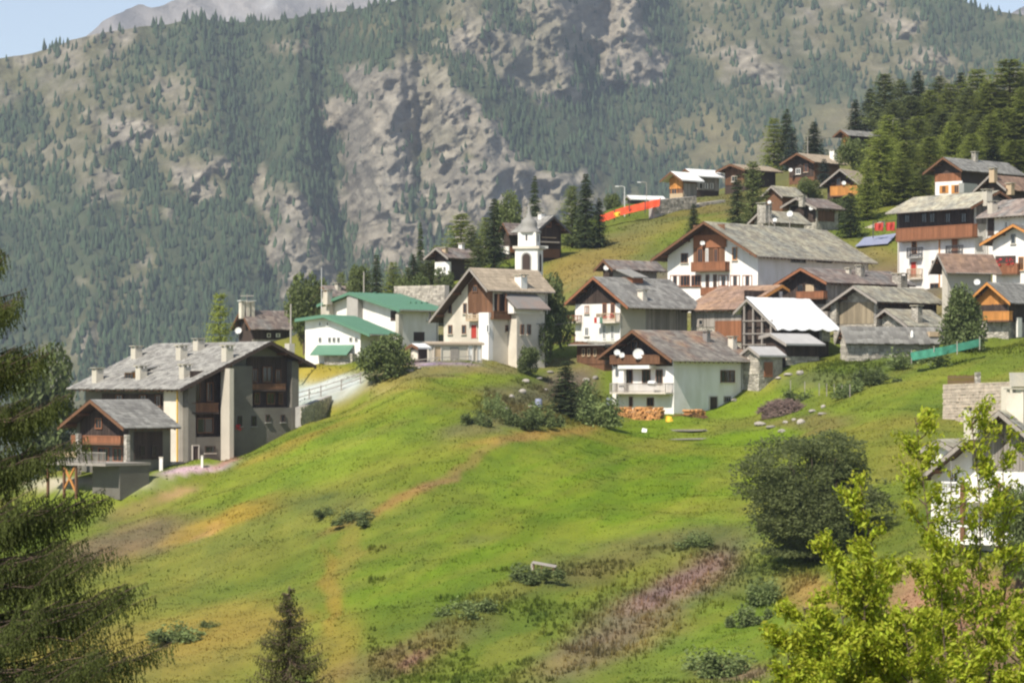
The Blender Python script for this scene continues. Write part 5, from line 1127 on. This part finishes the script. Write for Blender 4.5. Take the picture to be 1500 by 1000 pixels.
# the great round bush
pb = at(1194, 815, 150); t = empty('willow_bush', pb, 0, 'great round grey-green bush in the middle of the right meadow', 'bush'); hb = (832 - 632) / F * pb.y; wb = 212 / F * pb.y
Va, Ta = leafy_mesh(503, 90000, .0115, 34, flat=1.0, skirt=.0); Vq = Va.reshape(-1, 4, 3); Vq = Vq[fbm(Vq[:, 0, 0] * 7 + Vq[:, 0, 1] * 3, Vq[:, 0, 2] * 8, 507, 3) > .4]; Va = Vq.reshape(-1, 3); Ta = np.arange(len(Va)).reshape(-1, 4); tag(mesh_np('crown', Va * np.array([wb * 1.12, wb * 1.05, hb * .88]), Ta, M['willow'], parent=t), kind='stuff')
b = MB()
for k in range(7): a = k * .9; b.tube([(math.cos(a) * .3, math.sin(a) * .3, -.3), (math.cos(a) * .9, math.sin(a) * .9, hb * .3), (math.cos(a) * 2.1, math.sin(a) * 2.1, hb * .72)], [.16, .1, .03], 5)
b.build('trunk', M['bark'], t)
pb = P(1492, 850, 190); t = empty('leafy_tree', pb, 0, 'dark leafy tree against the balconies of the lower right chalet', 'tree')
Va, Ta = leafy_mesh(502, 9000, .022, 16, skirt=.0); tag(mesh_np('crown', Va * np.array([4.4, 4.4, 6.0]), Ta, M['leaf'], parent=t), kind='stuff'); MB().tube([(0, 0, -.5), (0, 0, 4)], [.2, .06]).build('trunk', M['bark'], t)

# foreground larch: hanging twigs on long branches
def larch(t, h, z_lo, z_hi, rmax, nlev, per, seed, mk, tw=.3, needle=.035, apex=.1, azf=None, dens=1.0, whorl=0):
    g_ = np.random.default_rng(seed); br = MB(); V = []
    br.tube([(0, 0, z_lo), (0, 0, (z_lo + z_hi) / 2), (0, 0, z_hi)], [.16 * rmax / 2.6, .1 * rmax / 2.6, .012], 7)
    for L_ in range(nlev):
        f = L_ / nlev; wq = whorl or nlev; z0 = z_lo + (z_hi - z_lo) * ((int(f * wq) + .5 + g_.normal() * .1) / wq if whorl else f + g_.random() / nlev)
        for k in range(per):
            a = g_.random() * 6.283
            if azf is not None and k % 2: a = azf + g_.normal() * .6
            ff = (z0 - z_lo) / (z_hi - z_lo); ln = (rmax * (1 - ff)**.92 + apex) * g_.uniform(.65, 1.12); d = np.array([math.cos(a), math.sin(a), 0]); sag = g_.uniform(.12, .3) * (.55 if whorl else 1)
            pts = []; nn = 7
            for q in range(nn + 1): x = q / nn; pts.append(np.array([0, 0, z0]) + d * ln * x + np.array([0, 0, ln * (-sag * math.sin(x * 2.6) + .16 * x * x)]) + g_.normal(size=3) * .015 * ln)
            br.tube([tuple(p) for p in pts], [.012 * (1 - q / nn) * rmax / 2.6 + .003 for q in range(nn + 1)], 4)
            m_ = int(ln / .05 * dens) + 3
            for i in range(m_):
                x = .12 + .88 * (i + g_.random()) / m_; q = x * nn; j = min(int(q), nn - 1); p = pts[j] + (pts[j + 1] - pts[j]) * (q - j)
                sdv = np.array([-d[1], d[0], 0]) * g_.choice((-1, 1)); L2 = tw * g_.uniform(.35, 1.15) * (1.1 - .55 * x) * min(1, ln / .8 + .25); dirv = sdv * g_.uniform(.0, .4) + d * g_.uniform(0, .35) + np.array([0, 0, -g_.uniform(.6, 1.2)]); dirv /= np.linalg.norm(dirv)
                ns_ = max(3, int(L2 / .028)); 
                for s_ in range(ns_):
                    c = p + dirv * L2 * (s_ + .5) / ns_; e1 = g_.normal(size=3); e1 /= np.linalg.norm(e1); e2 = np.cross(e1, dirv); w_ = needle * g_.uniform(.7, 1.3)
                    V += [c - dirv * w_ * .6, c + e1 * w_ * .8 + dirv * w_ * .2, c + dirv * w_ * .9 + e2 * w_ * .3]
    br.build('branches', M['bark'], t); V = np.array(V); o = mesh_np('needles', V, np.arange(len(V)).reshape(-1, 3), M[mk], parent=t); o['kind'] = 'stuff'; return len(V)
gl = P(-80, 560, 44); gl.z = float(ground_z(gl.x, gl.y)); t = empty('larch_tree', gl, 0, 'large near larch with drooping twigs along the left edge', 'tree')
zt = (H0 - 185) / F * 44 - gl.z; larch(t, 0, zt - 11, zt, 4.05, 90, 6, 11, 'lneedle', tw=.5, azf=0.0, dens=2.1, needle=.03, whorl=15)
MB().tube([(0, 0, -.5), (0, 0, zt - 10.9)], [.26, .24], 8).build('trunk', M['bark'], t)
gl = P(424, 560, 62); gl.z = float(ground_z(gl.x, gl.y)); t = empty('larch_tree', gl, 0, 'young feathery larch top rising from the bottom edge', 'tree')
zt = (H0 - 858) / F * 62 - gl.z; larch(t, 0, zt - 5, zt, 2.0, 60, 8, 12, 'dlarch', tw=.26, needle=.035, apex=.1, dens=.8)
MB().tube([(0, 0, -.5), (0, 0, zt - 4.9)], [.12, .1], 8).build('trunk', M['bark'], t)

# yellow-green saplings, lower right
def sapling(px0, px1, top, D, seed, label, nl=1400, spread=.5, lean=0):
    g_ = np.random.default_rng(seed); x0 = (px0 - 750) / F * D; z0 = float(ground_z(x0, D)); t = empty('sapling', (x0, D, z0), 0, label, 'sapling', 'yellow-green saplings'); zt = (H0 - top) / F * D - z0; xt = (px1 - px0) / F * D
    b = MB(); n = 9; pts = [np.array([xt * (k / n)**1.3, lean * (k / n), zt * k / n]) + g_.normal(size=3) * .03 * (k > 0) for k in range(n + 1)]
    b.tube([tuple(p) for p in pts], [.035 * (1 - k / n) + .005 for k in range(n + 1)], 6); P_ = []; Vz = (H0 - 1030) / F * D - z0
    zlo = max(.15 * zt, Vz - .8); m_ = int((zt - zlo) / .12) + 4
    for k in range(m_):
        z = zlo + (zt - zlo) * (k + g_.random()) / m_; q = z / zt * n; j = min(int(q), n - 1); p = pts[j] + (pts[j + 1] - pts[j]) * (q - j); a = g_.random() * 6.283
        ln = 1.2 * spread * (1 - .75 * ((z - zlo) / (zt - zlo + .01)))**.7 * g_.uniform(.5, 1.15) + .08; up = g_.uniform(.4, 1.1); e = p + np.array([math.cos(a) * ln, math.sin(a) * ln, ln * up]); mid = (p + e) / 2 + np.array([0, 0, -.04])
        b.tube([tuple(p), tuple(mid), tuple(e)], [.012, .008, .003], 4)
        for s_ in range(max(3, int(ln / .045))): P_.append((p + (e - p) * g_.uniform(.25, 1.05), e - p))
    b.build('stems', M['bark'], t); P_ = [P_[i] for i in g_.integers(0, len(P_), int(nl * 3.6))]; V = []; T = []
    for (p, d) in P_:
        c = p + g_.normal(size=3) * .05; d = d / (np.linalg.norm(d) + 1e-6); a = d * .6 + g_.normal(size=3) * .55; a[2] += .1; a /= np.linalg.norm(a); nrm = np.array([0, 0, 1.]) + g_.normal(size=3) * .7; s = np.cross(a, nrm); s /= np.linalg.norm(s) + 1e-6
        L2 = g_.uniform(.026, .054); w_ = L2 * .42; f_ = np.cross(s, a) * w_ * .3; k = len(V)
        V += [c - a * L2, c + s * w_ - a * L2 * .1 + f_, c + a * L2, c - s * w_ - a * L2 * .1 + f_, c]
        T += [(k, k + 1, k + 2, k + 4), (k, k + 4, k + 2, k + 3)]
    V = np.array(V); o = mesh_np('leaves', V, np.array(T), M['yleaf'], parent=t); o['kind'] = 'stuff'
SP = [(1455, 1340, 612, 40, 'tall sapling left of the lower right chalet chimney', 1500, .4), (1475, 1428, 600, 40.5, 'tallest sapling, in front of the lower right chalet roof', 1500, .4), (1480, 1470, 640, 41, 'slim sapling at the right edge', 900, .3),
      (1400, 1262, 712, 39, 'sapling with a leafy top above the great bush shadow', 1400, .38), (1380, 1215, 800, 38, 'leaning sapling at the left of the thicket', 1700, .45), (1330, 1180, 880, 37, 'low sapling furthest left in the thicket', 2000, .5),
      (1300, 1260, 850, 37.5, 'bushy sapling at the bottom left of the thicket', 2400, .55), (1420, 1375, 800, 38.5, 'bushy sapling in the middle of the thicket', 1500, .4), (1500, 1500, 905, 38, 'bushy sapling in the bottom right corner', 1500, .5),
      (1240, 1150, 930, 36.5, 'lowest sapling at the left end of the thicket', 1500, .45), (1380, 1330, 905, 37, 'short dense sapling at the bottom edge of the thicket', 2200, .55), (1440, 1390, 690, 40, 'sapling filling the gap between the two tall ones', 500, .3), (1210, 1215, 940, 36, 'dense low sapling at the bottom edge', 2000, .5)]
for i, (a, b_, c, d_, lb, nl, sp) in enumerate(SP): sapling(a, b_, c, d_, 700 + i, lb, nl, sp)

# ---------------------------------------------------------------- fences, walls, nets, poles and small things
def poly3(pts, d0=150, dz=0): return [at(x, y, d0) + Vector((0, 0, dz)) for x, y in pts]
def fence(name, label, pts, d0, h_, step, m='greyw', rails=2, pickets=0, cat='fence', tilt=0, pw=.12, board=False):
    q = poly3(pts, d0); t = empty(name, q[0], 0, label, cat); o = q[0]; first = {}
    for i in range(len(q) - 1):
        a, c = q[i] - o, q[i + 1] - o; L_ = (c - a).length; n = max(1, round(L_ / step))
        for k in range(n + (i == len(q) - 2)):
            p = a + (c - a) * (k / n); MB().box(p.x - pw / 2, p.y - pw / 2, p.z - .3, p.x + pw / 2, p.y + pw / 2, p.z + h_).build('post', M[m], t)
        for r_ in range(rails):
            zz_ = h_ * (.88 - .42 * r_); dv = Vector((0, -pw / 2 - .03, zz_)); MB().beam(a + dv, c + dv, .05, .14 if board else .09).build('rail', M[m], t)
        if pickets:
            m_ = int(L_ / pickets)
            for k in range(m_):
                p = a + (c - a) * (k / m_); hh_ = h_ * random.uniform(.9, 1.08); MB().box(p.x - .045, p.y - .12, p.z + .05, p.x + .045, p.y - .08, p.z + hh_).build('picket', M[m], t)
    return t
fence('road_fence', 'wooden rail fence along the pale road right of the huge grey chalet', [(436, 590), (470, 581), (500, 572), (528, 562)], 300, 1.2, 3.0, 'greyw')
fence('garden_fence', 'wire garden fence with thin pale posts above the brushwood heap', [(1158, 576), (1200, 580), (1245, 582)], 300, 1.3, 3.2, 'greyw', rails=0, pw=.08)
fence('orange_rail_fence', 'orange brown rail fence between the dark tree and the red trimmed house', [(778, 517), (842, 503)], 320, 1.1, 2.2, 'red')
fence('yard_fence', 'low weathered fence along the meadow under the cream house', [(590, 541), (640, 536), (690, 533)], 300, .9, 2.4, 'greyw')
def wall_blocks(name, label, a, c, h_, th, sz=.4, cat='wall', m='stone', cap=None, dn=1.5, sm='stoneblock'):
    t = empty(name, a, math.atan2((c - a).y, (c - a).x), label, cat); L_ = Vector(((c - a).x, (c - a).y)).length
    MB().extr([(0, .02, -dn), (L_, .02, c.z - a.z - dn), (L_, .02, c.z - a.z + h_), (0, .02, h_)], (0, th, 0)).build('wall_core', M['concrete'], t)
    b = MB(); z = -dn
    while z < h_ - .05:
        hz_ = sz * random.uniform(.5, .85); u = 0
        while u < L_:
            wu = sz * random.uniform(.7, 1.7); s_ = (c.z - a.z) * (u / L_); e = min(L_, u + wu - .03); b.box(u, -random.uniform(.02, .12), z + s_, e, .018, min(z + hz_ - .03, h_) + s_); u += wu
        z += hz_
    tag(b.build('wall_stones', M[sm], t), kind='stuff'); return t
a = P(1382, 600, 288); c = P(1530, 596, 270); zt = (H0 - 563) / F * 288
t = wall_blocks('retaining_wall', 'pale stone retaining wall topped by a picket fence, above the lower right chalet', a, c, zt - a.z, .6, .42, sm='sand')
tf = empty('picket_fence', (a.x, a.y, zt), math.atan2((c - a).y, (c - a).x), 'dark weathered picket fence standing on the stone retaining wall', 'fence')
for k in range(27): MB().box(.35 + k * .2, .25, .0, .42 + k * .2, .29, .82 + random.random() * .12).build('picket', M['brown'], tf)
for z_ in (.2, .65): MB().box(.3, .3, z_, 5.9, .36, z_ + .08).build('rail', M['greyw'], tf)
MB().box(5.95, .1, 0, 6.4, .5, 1.15).build('gate_post', M['stone'], tf)
ps = P(1497, 590, 262); hs_ = empty('stone_hut', ps, R_(20), 'small pale hut with a slate roof beside the retaining wall, right edge', 'hut'); MB().box(-.9, 0, -2, 2.5, 2, 1.4).build('wall', M['cream'], hs_); MB().extr([(-1.3, -.4, 1.4), (2.8, -.4, 1.4), (2.8, 1, 2.5), (-.6, 1, 2.5)], (0, .15, .1)).build('roof', M['slate_light'], hs_)
a = P(958, 316, 478); c = P(1020, 310, 486); wall_blocks('sandy_wall', 'pale sandy retaining wall below the orange chalet', a, c, (316 - 293) / F * 478, 1.0, .6, dn=2)
a = P(1024, 305, 487); c = P(1062, 300, 492); wall_blocks('grey_terrace_wall', 'lower grey stretch of wall right of the sandy wall', a, c, .8, .8, .6)
a = P(1244, 352, 436); c = P(1292, 334, 432); wall_blocks('ramp_wall', 'sloping pale stone ramp below the red cloths', a, c, 1.0, .6, .5, sm='sand')
a = P(578, 442, 388); c = P(652, 441, 380); wall_blocks('grey_retaining_wall', 'long pale retaining wall behind the green roofed house', a, c, (441 - 418) / F * 385, .6, .5)
a = P(440, 604, 306); c = P(486, 586, 318); wall_blocks('road_wall', 'dark stone wall under the rail fence of the pale road', a, c, .5, .5, .4)
a = G(225, 292); c = G(300, 299); wall_blocks('kerb_wall', 'low white-capped wall at the foot of the huge grey chalet', a, c, .5, .4, .5)
for (x, y, w_, hh_, lb) in ((236, 690, 5, 19, 'thin white gatepost beside the terrace'), (392, 646, 9, 14, 'square cream gatepost at the foot of the huge grey chalet'), (296, 686, 3, 16, 'slim pale post by the dark basement door')):
    p = at(x, y, 270); MB0 = MB(); s_ = w_ / F * p.y / 2; hq = hh_ / F * p.y; t = empty('gatepost', p, 0, lb, 'post'); MB().box(-s_, -s_, -.4, s_, s_, hq).build('shaft', M['white'], t); MB().box(-s_ * 1.25, -s_ * 1.25, hq, s_ * 1.25, s_ * 1.25, hq + .08).build('cap', M['cream'], t)
# nets and sheets with real folds
def sheet(name, label, top, bot, m, cat, n=40, k=8, amp=.12):
    top = [Vector(p) for p in top]; bot = [Vector(p) for p in bot]; V = []
    def along(L_, f): q = f * (len(L_) - 1); i = min(int(q), len(L_) - 2); return L_[i].lerp(L_[i + 1], q - i)
    o0 = bot[0]
    for j in range(k + 1):
        for i in range(n + 1):
            f = i / n; p = along(bot, f).lerp(along(top, f), j / k) - o0; w_ = math.sin(f * n * .9) * amp * .5 + (float(vnoise(i * .37, j * .5, 33)) - .5) * amp * 2; V.append((p.x + w_ * .3, p.y + w_, p.z + w_ * .5 * math.sin(math.pi * j / k)))
    for (x, y, z) in list(V): V.append((x, y + .02, z - .01))
    T = []; N = (n + 1) * (k + 1)
    for j in range(k):
        for i in range(n): a_ = j * (n + 1) + i; T.append((a_, a_ + 1, a_ + n + 2, a_ + n + 1)); T.append((N + a_, N + a_ + n + 1, N + a_ + n + 2, N + a_ + 1))
    t = empty(name, o0, 0, label, cat); mesh_np('sheet', V, np.array(T), M[m], parent=t, smooth=True); return t
t = sheet('safety_net', 'long orange-red safety net running uphill to the sandy wall', [P(878, 316, 476), P(915, 303, 476), P(968, 291, 478)], [P(880, 326, 475), P(915, 314, 475), P(966, 302, 477)], 'rednet', 'net', 60, 5, .25)
for (x, y) in ((879, 314), (900, 307), (922, 300), (945, 295), (967, 290)):
    q = P(x, y, 475.5) - t.location; MB().box(q.x - .06, q.y - .06, q.z - 1.8, q.x + .06, q.y + .06, q.z + .1).build('post', M['iron'], t)
q = P(904, 314, 474.6); s_ = sheet('yellow_bag', 'yellow bag hanging on the orange-red safety net', [q + Vector((-.5, 0, .3)), q + Vector((.5, 0, .4))], [q + Vector((-.4, 0, -.4)), q + Vector((.4, 0, -.3))], 'yellow', 'bag', 8, 5, .2)
t = sheet('green_net', 'green plastic net fence below the cone-shaped tree', [P(1334, 516, 322), P(1380, 508, 324), P(1436, 496, 330)], [P(1336, 528, 321), P(1380, 520, 323), P(1436, 507, 329)], 'greennet', 'net', 50, 5, .2)
for (x, y) in ((1335, 514), (1368, 508), (1402, 501), (1435, 494)):
    q = P(x, y, 323) - t.location; MB().box(q.x - .04, q.y - .04, q.z - 1.3, q.x + .04, q.y + .04, q.z + .1).build('post', M['pole'], t)
sheet('blue_tarpaulin', 'flat blue tarpaulin spread on the grass left of the tall white house', [at(1266, 352, 390) + Vector((0, 0, .35)), at(1314, 346, 390) + Vector((0, 0, .35))], [at(1252, 366, 380) + Vector((0, 0, .35)), at(1300, 362, 380) + Vector((0, 0, .35))], 'bluetarp', 'tarpaulin', 20, 8, .2)
sheet('red_cloth', 'bright red cloth hung on a line left of the tall white house', [P(1281, 327, 418), P(1294, 326, 418)], [P(1281, 338, 418), P(1294, 338, 418)], 'redp', 'cloth', 12, 5, .15)
sheet('dark_red_cloth', 'darker red cloth hung right beside the bright one', [P(1298, 326, 417), P(1311, 325, 417)], [P(1298, 338, 417), P(1311, 338, 417)], 'redp', 'cloth', 12, 5, .15)
t = empty('clothes_line', P(1279, 325, 418.2), 0, 'dark line and posts carrying the two red cloths', 'clothes line'); c = P(1314, 323, 418.2) - t.location; MB().tube([(0, 0, 0), tuple(c)], .04, 4).build('line', M['iron'], t)
for q in ((0, 0, 0), tuple(c)): MB().box(q[0] - .06, q[1] - .06, -2.2, q[0] + .06, q[1] + .06, q[2] + .1).build('post', M['iron'], t)
# poles, wires, masts
def pole(name, label, px, top, base, D, r=.1, cat='pole', arms=0, m='pole', lamp=False):
    p = P(px, base, D); hh_ = (base - top) / F * D; t = empty(name, p, 0, label, cat); MB().tube([(0, 0, -1), (0, 0, hh_)], [r, r * .7], 7).build('shaft', M[m], t)
    for k in range(arms): MB().beam((-.9, 0, hh_ - .3 - .8 * k), (.9, 0, hh_ - .3 - .8 * k), .1).build('crossarm', M[m], t)
    if lamp: MB().tube([(0, 0, hh_), (-.5, 0, hh_ + .15), (-1.0, 0, hh_ + .1)], .05, 5).build('arm', M[m], t); MB().box(-1.5, -.15, hh_ + .02, -.9, .15, hh_ + .18).build('lamp_head', M['dish'], t)
    return p + Vector((0, 0, hh_))
A1 = pole('utility_pole', 'grey pylon with wires among the trees above the hilltop chalets', 1308, 172, 218, 520, .13, arms=1)
A2 = pole('utility_pole', 'thin light pole behind the pink roofed chalet', 1183, 200, 232, 560, .1)
pole('street_lamp', 'tall white street lamp above the orange-red safety net', 915, 274, 308, 482, .09, 'street lamp', m='dish', lamp=True)
pole('street_lamp', 'second thinner street lamp left of the orange chalet', 947, 268, 293, 500, .06, 'street lamp', m='pole', lamp=True)
A3 = pole('utility_pole', 'slender wooden pole behind the huge grey chalet, left of the green roofed annex', 426, 445, 520, 345, .12)
pole('antenna', 'television antenna on the ridge of the huge grey chalet', 204, 468, 507, 304, .02, 'antenna', arms=0)
pole('antenna', 'tall white antenna above the green roofed house', 471, 392, 440, 368, .05, 'antenna', m='dish', arms=0)
A4 = pole('utility_pole', 'pale pole beside the dark spruce behind the green roof', 533, 398, 432, 385, .1)
pole('antenna', 'small antenna on the roof of the brown roofed house', 362, 430, 452, 410, .04, 'antenna', arms=2)
def wire(label, a, c, sag=1.0, r=.03):
    pts = [tuple(Vector(a).lerp(Vector(c), k / 12) - Vector(a) + Vector((0, 0, -sag * 4 * (k / 12) * (1 - k / 12)))) for k in range(13)]; o = MB().tube(pts, r, 4).build('overhead_wire', M['iron']); o.location = a; tag(o, label, 'wire')
wire('overhead wire from the pylon down to the hilltop chalet', A1, P(1262, 194, 560), .6); wire('overhead wire running right from the pylon into the wood', A1, P(1560, 168, 500), 1.0)
wire('overhead wire from the pale pole up towards the white-based chalet', A4, P(618, 372, 430), .8); wire('overhead wire crossing to the red trimmed house', P(786, 474, 337), P(850, 468, 348), .3, .04)
wire('overhead wire past the pink roofed chalet', A2, P(1262, 196, 560), .5)
# two dishes on the big white roof ridge
for (x, y, r_, lb) in ((1135, 322, .28, 'smaller white satellite dish behind the ridge of the big white chalet'), (1157, 313, .42, 'larger white satellite dish behind the ridge of the big white chalet'), (1127, 296, .25, 'round white dish on a pole left of the stone cabin')):
    p = P(x, y, 400); t = empty('satellite_dish', p, 0, lb, 'satellite dish'); o = make_dish(r_, 'reflector'); o.parent = t; o.rotation_euler = Vector((-.35, -.9, .3)).to_track_quat('Z', 'Y').to_euler(); MB().tube([(0, .3, -4), (0, .3, 0), (0, .12, 0)], .05, 5).build('mast', M['pole'], t)
# firewood along the front white house
def logs(name, label, a, c, h_, depth=1.0, r0=.13):
    t = empty(name, a, math.atan2((c - a).y, (c - a).x), label, 'wood pile'); L_ = (c - a).length; b = MB(); z = 0; row = 0
    while z < h_:
        u = (row % 2) * r0
        while u < L_:
            r = r0 * random.uniform(.75, 1.2); o_ = random.uniform(-.12, .08); n = 6; ring = [(u + r * math.cos(6.283 * k / n + .3), o_, z + r + r * math.sin(6.283 * k / n + .3)) for k in range(n)]
            if random.random() > .04 * (1 + 4 * (z > h_ * .8)): b.extr(ring, (0, depth, 0))
            u += r0 * 2.05
        z += r0 * 1.8; row += 1
    tag(b.build('split_logs', M['firew'], t), kind='stuff'); return t
H2w = [x for x in bpy.data.objects if x.name == 'front_white_house'][0]
a = P(892, 619, 322); c = P(968, 617, 319.0); a.z = c.z = min(a.z, c.z); logs('log_pile', 'long orange log pile along the foot of the front white house', a, c, 1.45)
a = P(1012, 610, 322); c = P(1034, 606, 324); logs('log_pile', 'short orange stack of boards by the side wall of the front white house', a, c, .6)
b = MB(); t = empty('log_pile', P(986, 614, 320), 0, 'loose brown logs heaped at the corner of the front white house', 'wood pile')
for k in range(26): x = random.uniform(-.4, 3.4); a_ = random.uniform(-.5, .5); z_ = random.uniform(0, .55) * (1 - abs(x - 1.2) / 3); b.beam((x - .5, a_, z_), (x + .5, -a_, z_ + random.uniform(-.1, .2)), .12)
b.build('split_logs', M['brown'], t)['kind'] = 'stuff'
t = sheet('yellow_sack', 'bright yellow sack leaning on the log pile', [P(976, 609, 317), P(984, 610, 317)], [P(975, 621, 316.5), P(986, 620, 316.5)], 'yellow', 'sack', 8, 5, .25)
def planks(name, label, px, py, n, L_, d0=250, m='greyw'):
    p = at(px, py, d0); t = empty(name, p, R_(8), label, 'planks')
    for k in range(n): x = random.uniform(-.4, .4); y = (k % 4) * .28 - .4; z = .08 + .09 * (k // 4); MB().beam((x - L_ / 2, y + random.uniform(-.1, .1), z), (x + L_ / 2, y + random.uniform(-.1, .1), z + random.uniform(-.03, .12)), .2, .06).build('plank', M[m], t)
planks('plank_stack', 'stack of weathered planks on the grass in front of the front white house', 1008, 634, 10, 3.6)
planks('plank_row', 'flat grey boards lying below the plank stack', 1000, 645, 4, 4.2)
p = at(940, 633, 260); b = MB(); b.extr([(0, 0, 0), (.5, 0, .02), (.55, .3, .2), (.1, .35, .3)], (0, .1, .12)); o = b.build('white_scrap', M['wframe']); o.location = p; tag(o, 'small white scrap lying on the grass below the log pile', 'scrap')
# old trough in the meadow
p = at(792, 838, 190); t = empty('plank_trough', p, R_(-12), 'old grey plank shelter leaning on stakes in the lower meadow', 'shelter'); MB().hexa([(-.7, 0, .55), (1.1, 0, .25), (1.1, .7, .35), (-.7, .7, .65), (-.7, 0, .6), (1.1, 0, .3), (1.1, .7, .4), (-.7, .7, .7)]).build('roof_board', M['greyw'], t)
for x in (-.6, .0, .9): MB().box(x, .1, -.3, x + .07, .17, .58 - (x + .7) * .17).build('stake', M['brown'], t)
MB().box(-.8, .2, -.2, -.55, .5, .5).build('block', M['rock'], t)
# brushwood heap and boulders
p = at(1148, 608, 270); t = empty('brushwood_heap', p, 0, 'rounded heap of reddish brushwood on the grass above the great bush', 'heap'); b = MB(); g_ = random.Random(3)
for k in range(900):
    a_ = g_.random() * 6.28; r_ = g_.random()**.5; x = 2.7 * r_ * math.cos(a_); y = 1.5 * r_ * math.sin(a_); z = 1.5 * (1 - r_ * r_)**.6 * g_.uniform(.5, 1.05); d = Vector((g_.uniform(-.5, .5), g_.uniform(-.5, .5), g_.uniform(-.25, .25))); b.beam((x - d.x, y - d.y, z - d.z), (x + d.x, y + d.y, z + d.z), .04)
b.build('sticks', M['brush'], t)['kind'] = 'stuff'
MB().tube([(-2.3, 0, -.3), (0, 0, -.2), (2.3, 0, -.3)], [.3, 1.2, .3], 8).build('core', M['brush'], t)
def boulder_mesh(seed):
    g_ = np.random.default_rng(seed); import bmesh
    bm = bmesh.new(); bmesh.ops.create_icosphere(bm, subdivisions=2, radius=1); sx = g_.uniform(.7, 1.2, 3)
    for v in bm.verts: n_ = .75 + .5 * float(vnoise(v.co.x * 1.4 + seed, v.co.y * 1.4 + v.co.z * 1.1 + seed, seed)); v.co = Vector((v.co.x * sx[0] * n_, v.co.y * sx[1] * n_, v.co.z * sx[2] * n_ * .7))
    me = bpy.data.meshes.new('boulder'); bm.to_mesh(me); bm.free(); me.materials.append(M['rock']); return me
BMs = [boulder_mesh(k) for k in range(5)]
BO = [(1113, 624, 14, 'large flat pale boulder below the left end of the brushwood heap'), (1128, 628, 10, 'flat boulder right of the large one below the brushwood heap'), (1150, 620, 7, 'small boulder under the middle of the brushwood heap'), (1173, 622, 11, 'whitest boulder below the right end of the brushwood heap'), (1145, 634, 8, 'grey boulder lowest of the rocks below the heap'), (1190, 604, 11, 'boulder just right of the brushwood heap'), (1204, 608, 9, 'grey block beyond the boulder right of the heap'), (1163, 616, 6, 'small round stone between two boulders below the heap'), (1206, 597, 7, 'small stone up the bank right of the heap'),
      (770, 560, 8, 'stone at the top of the rocky bank below the dark bush'), (790, 556, 9, 'pale stone left of the young spruce'), (800, 572, 7, 'pale block under the young spruce branches'), (765, 575, 10, 'flat stone in the middle of the rocky bank'), (750, 584, 8, 'pinkish stone on the left of the rocky bank'), (742, 602, 7, 'small stone low on the rocky bank'), (806, 548, 8, 'stone above the young spruce'), (778, 598, 8, 'grey stone near the blue barrel'), (858, 562, 9, 'pinkish stone below the brown plank shed'), (872, 556, 8, 'stone right below the brown plank shed'), (1075, 588, 7, 'flat stone on the grass right of the front white house'), (1140, 555, 8, 'grey block below the low stone hut'), (1155, 550, 9, 'grey stone below the lean-to'), (1172, 548, 10, 'dark boulder at the foot of the lean-to'), (575, 548, 7, 'pale stone below the garden shed'), (600, 545, 8, 'pinkish stone near the yard fence'), (614, 541, 6, 'small stone at the start of the yard fence')]
for i, (x, y, s_, lb) in enumerate(BO):
    p = at(x, y, 270); o = bpy.data.objects.new('boulder', BMs[i % 5]); S.collection.objects.link(o); k = s_ / F * p.y / 1.5; o.scale = (k, k, k * .8); o.location = p + Vector((0, 0, k * .25)); o.rotation_euler = (0, 0, i * 1.7); tag(o, lb, 'boulder')
for (x, y, lb) in ((789, 597, 'blue barrel half hidden in the scrub of the rocky bank'), (893, 594, 'blue-grey barrel left of the log pile')):
    p = at(x, y, 270); t = empty('barrel', p, 0, lb, 'barrel'); MB().tube([(0, 0, -.1), (0, 0, .25), (0, 0, .6), (0, 0, .85)], [.3, .36, .36, .3], 12).build('drum', M['bluetarp'], t); MB().tube([(0, 0, .85), (0, 0, .88)], [.31, .31], 12).build('rim', M['iron'], t)
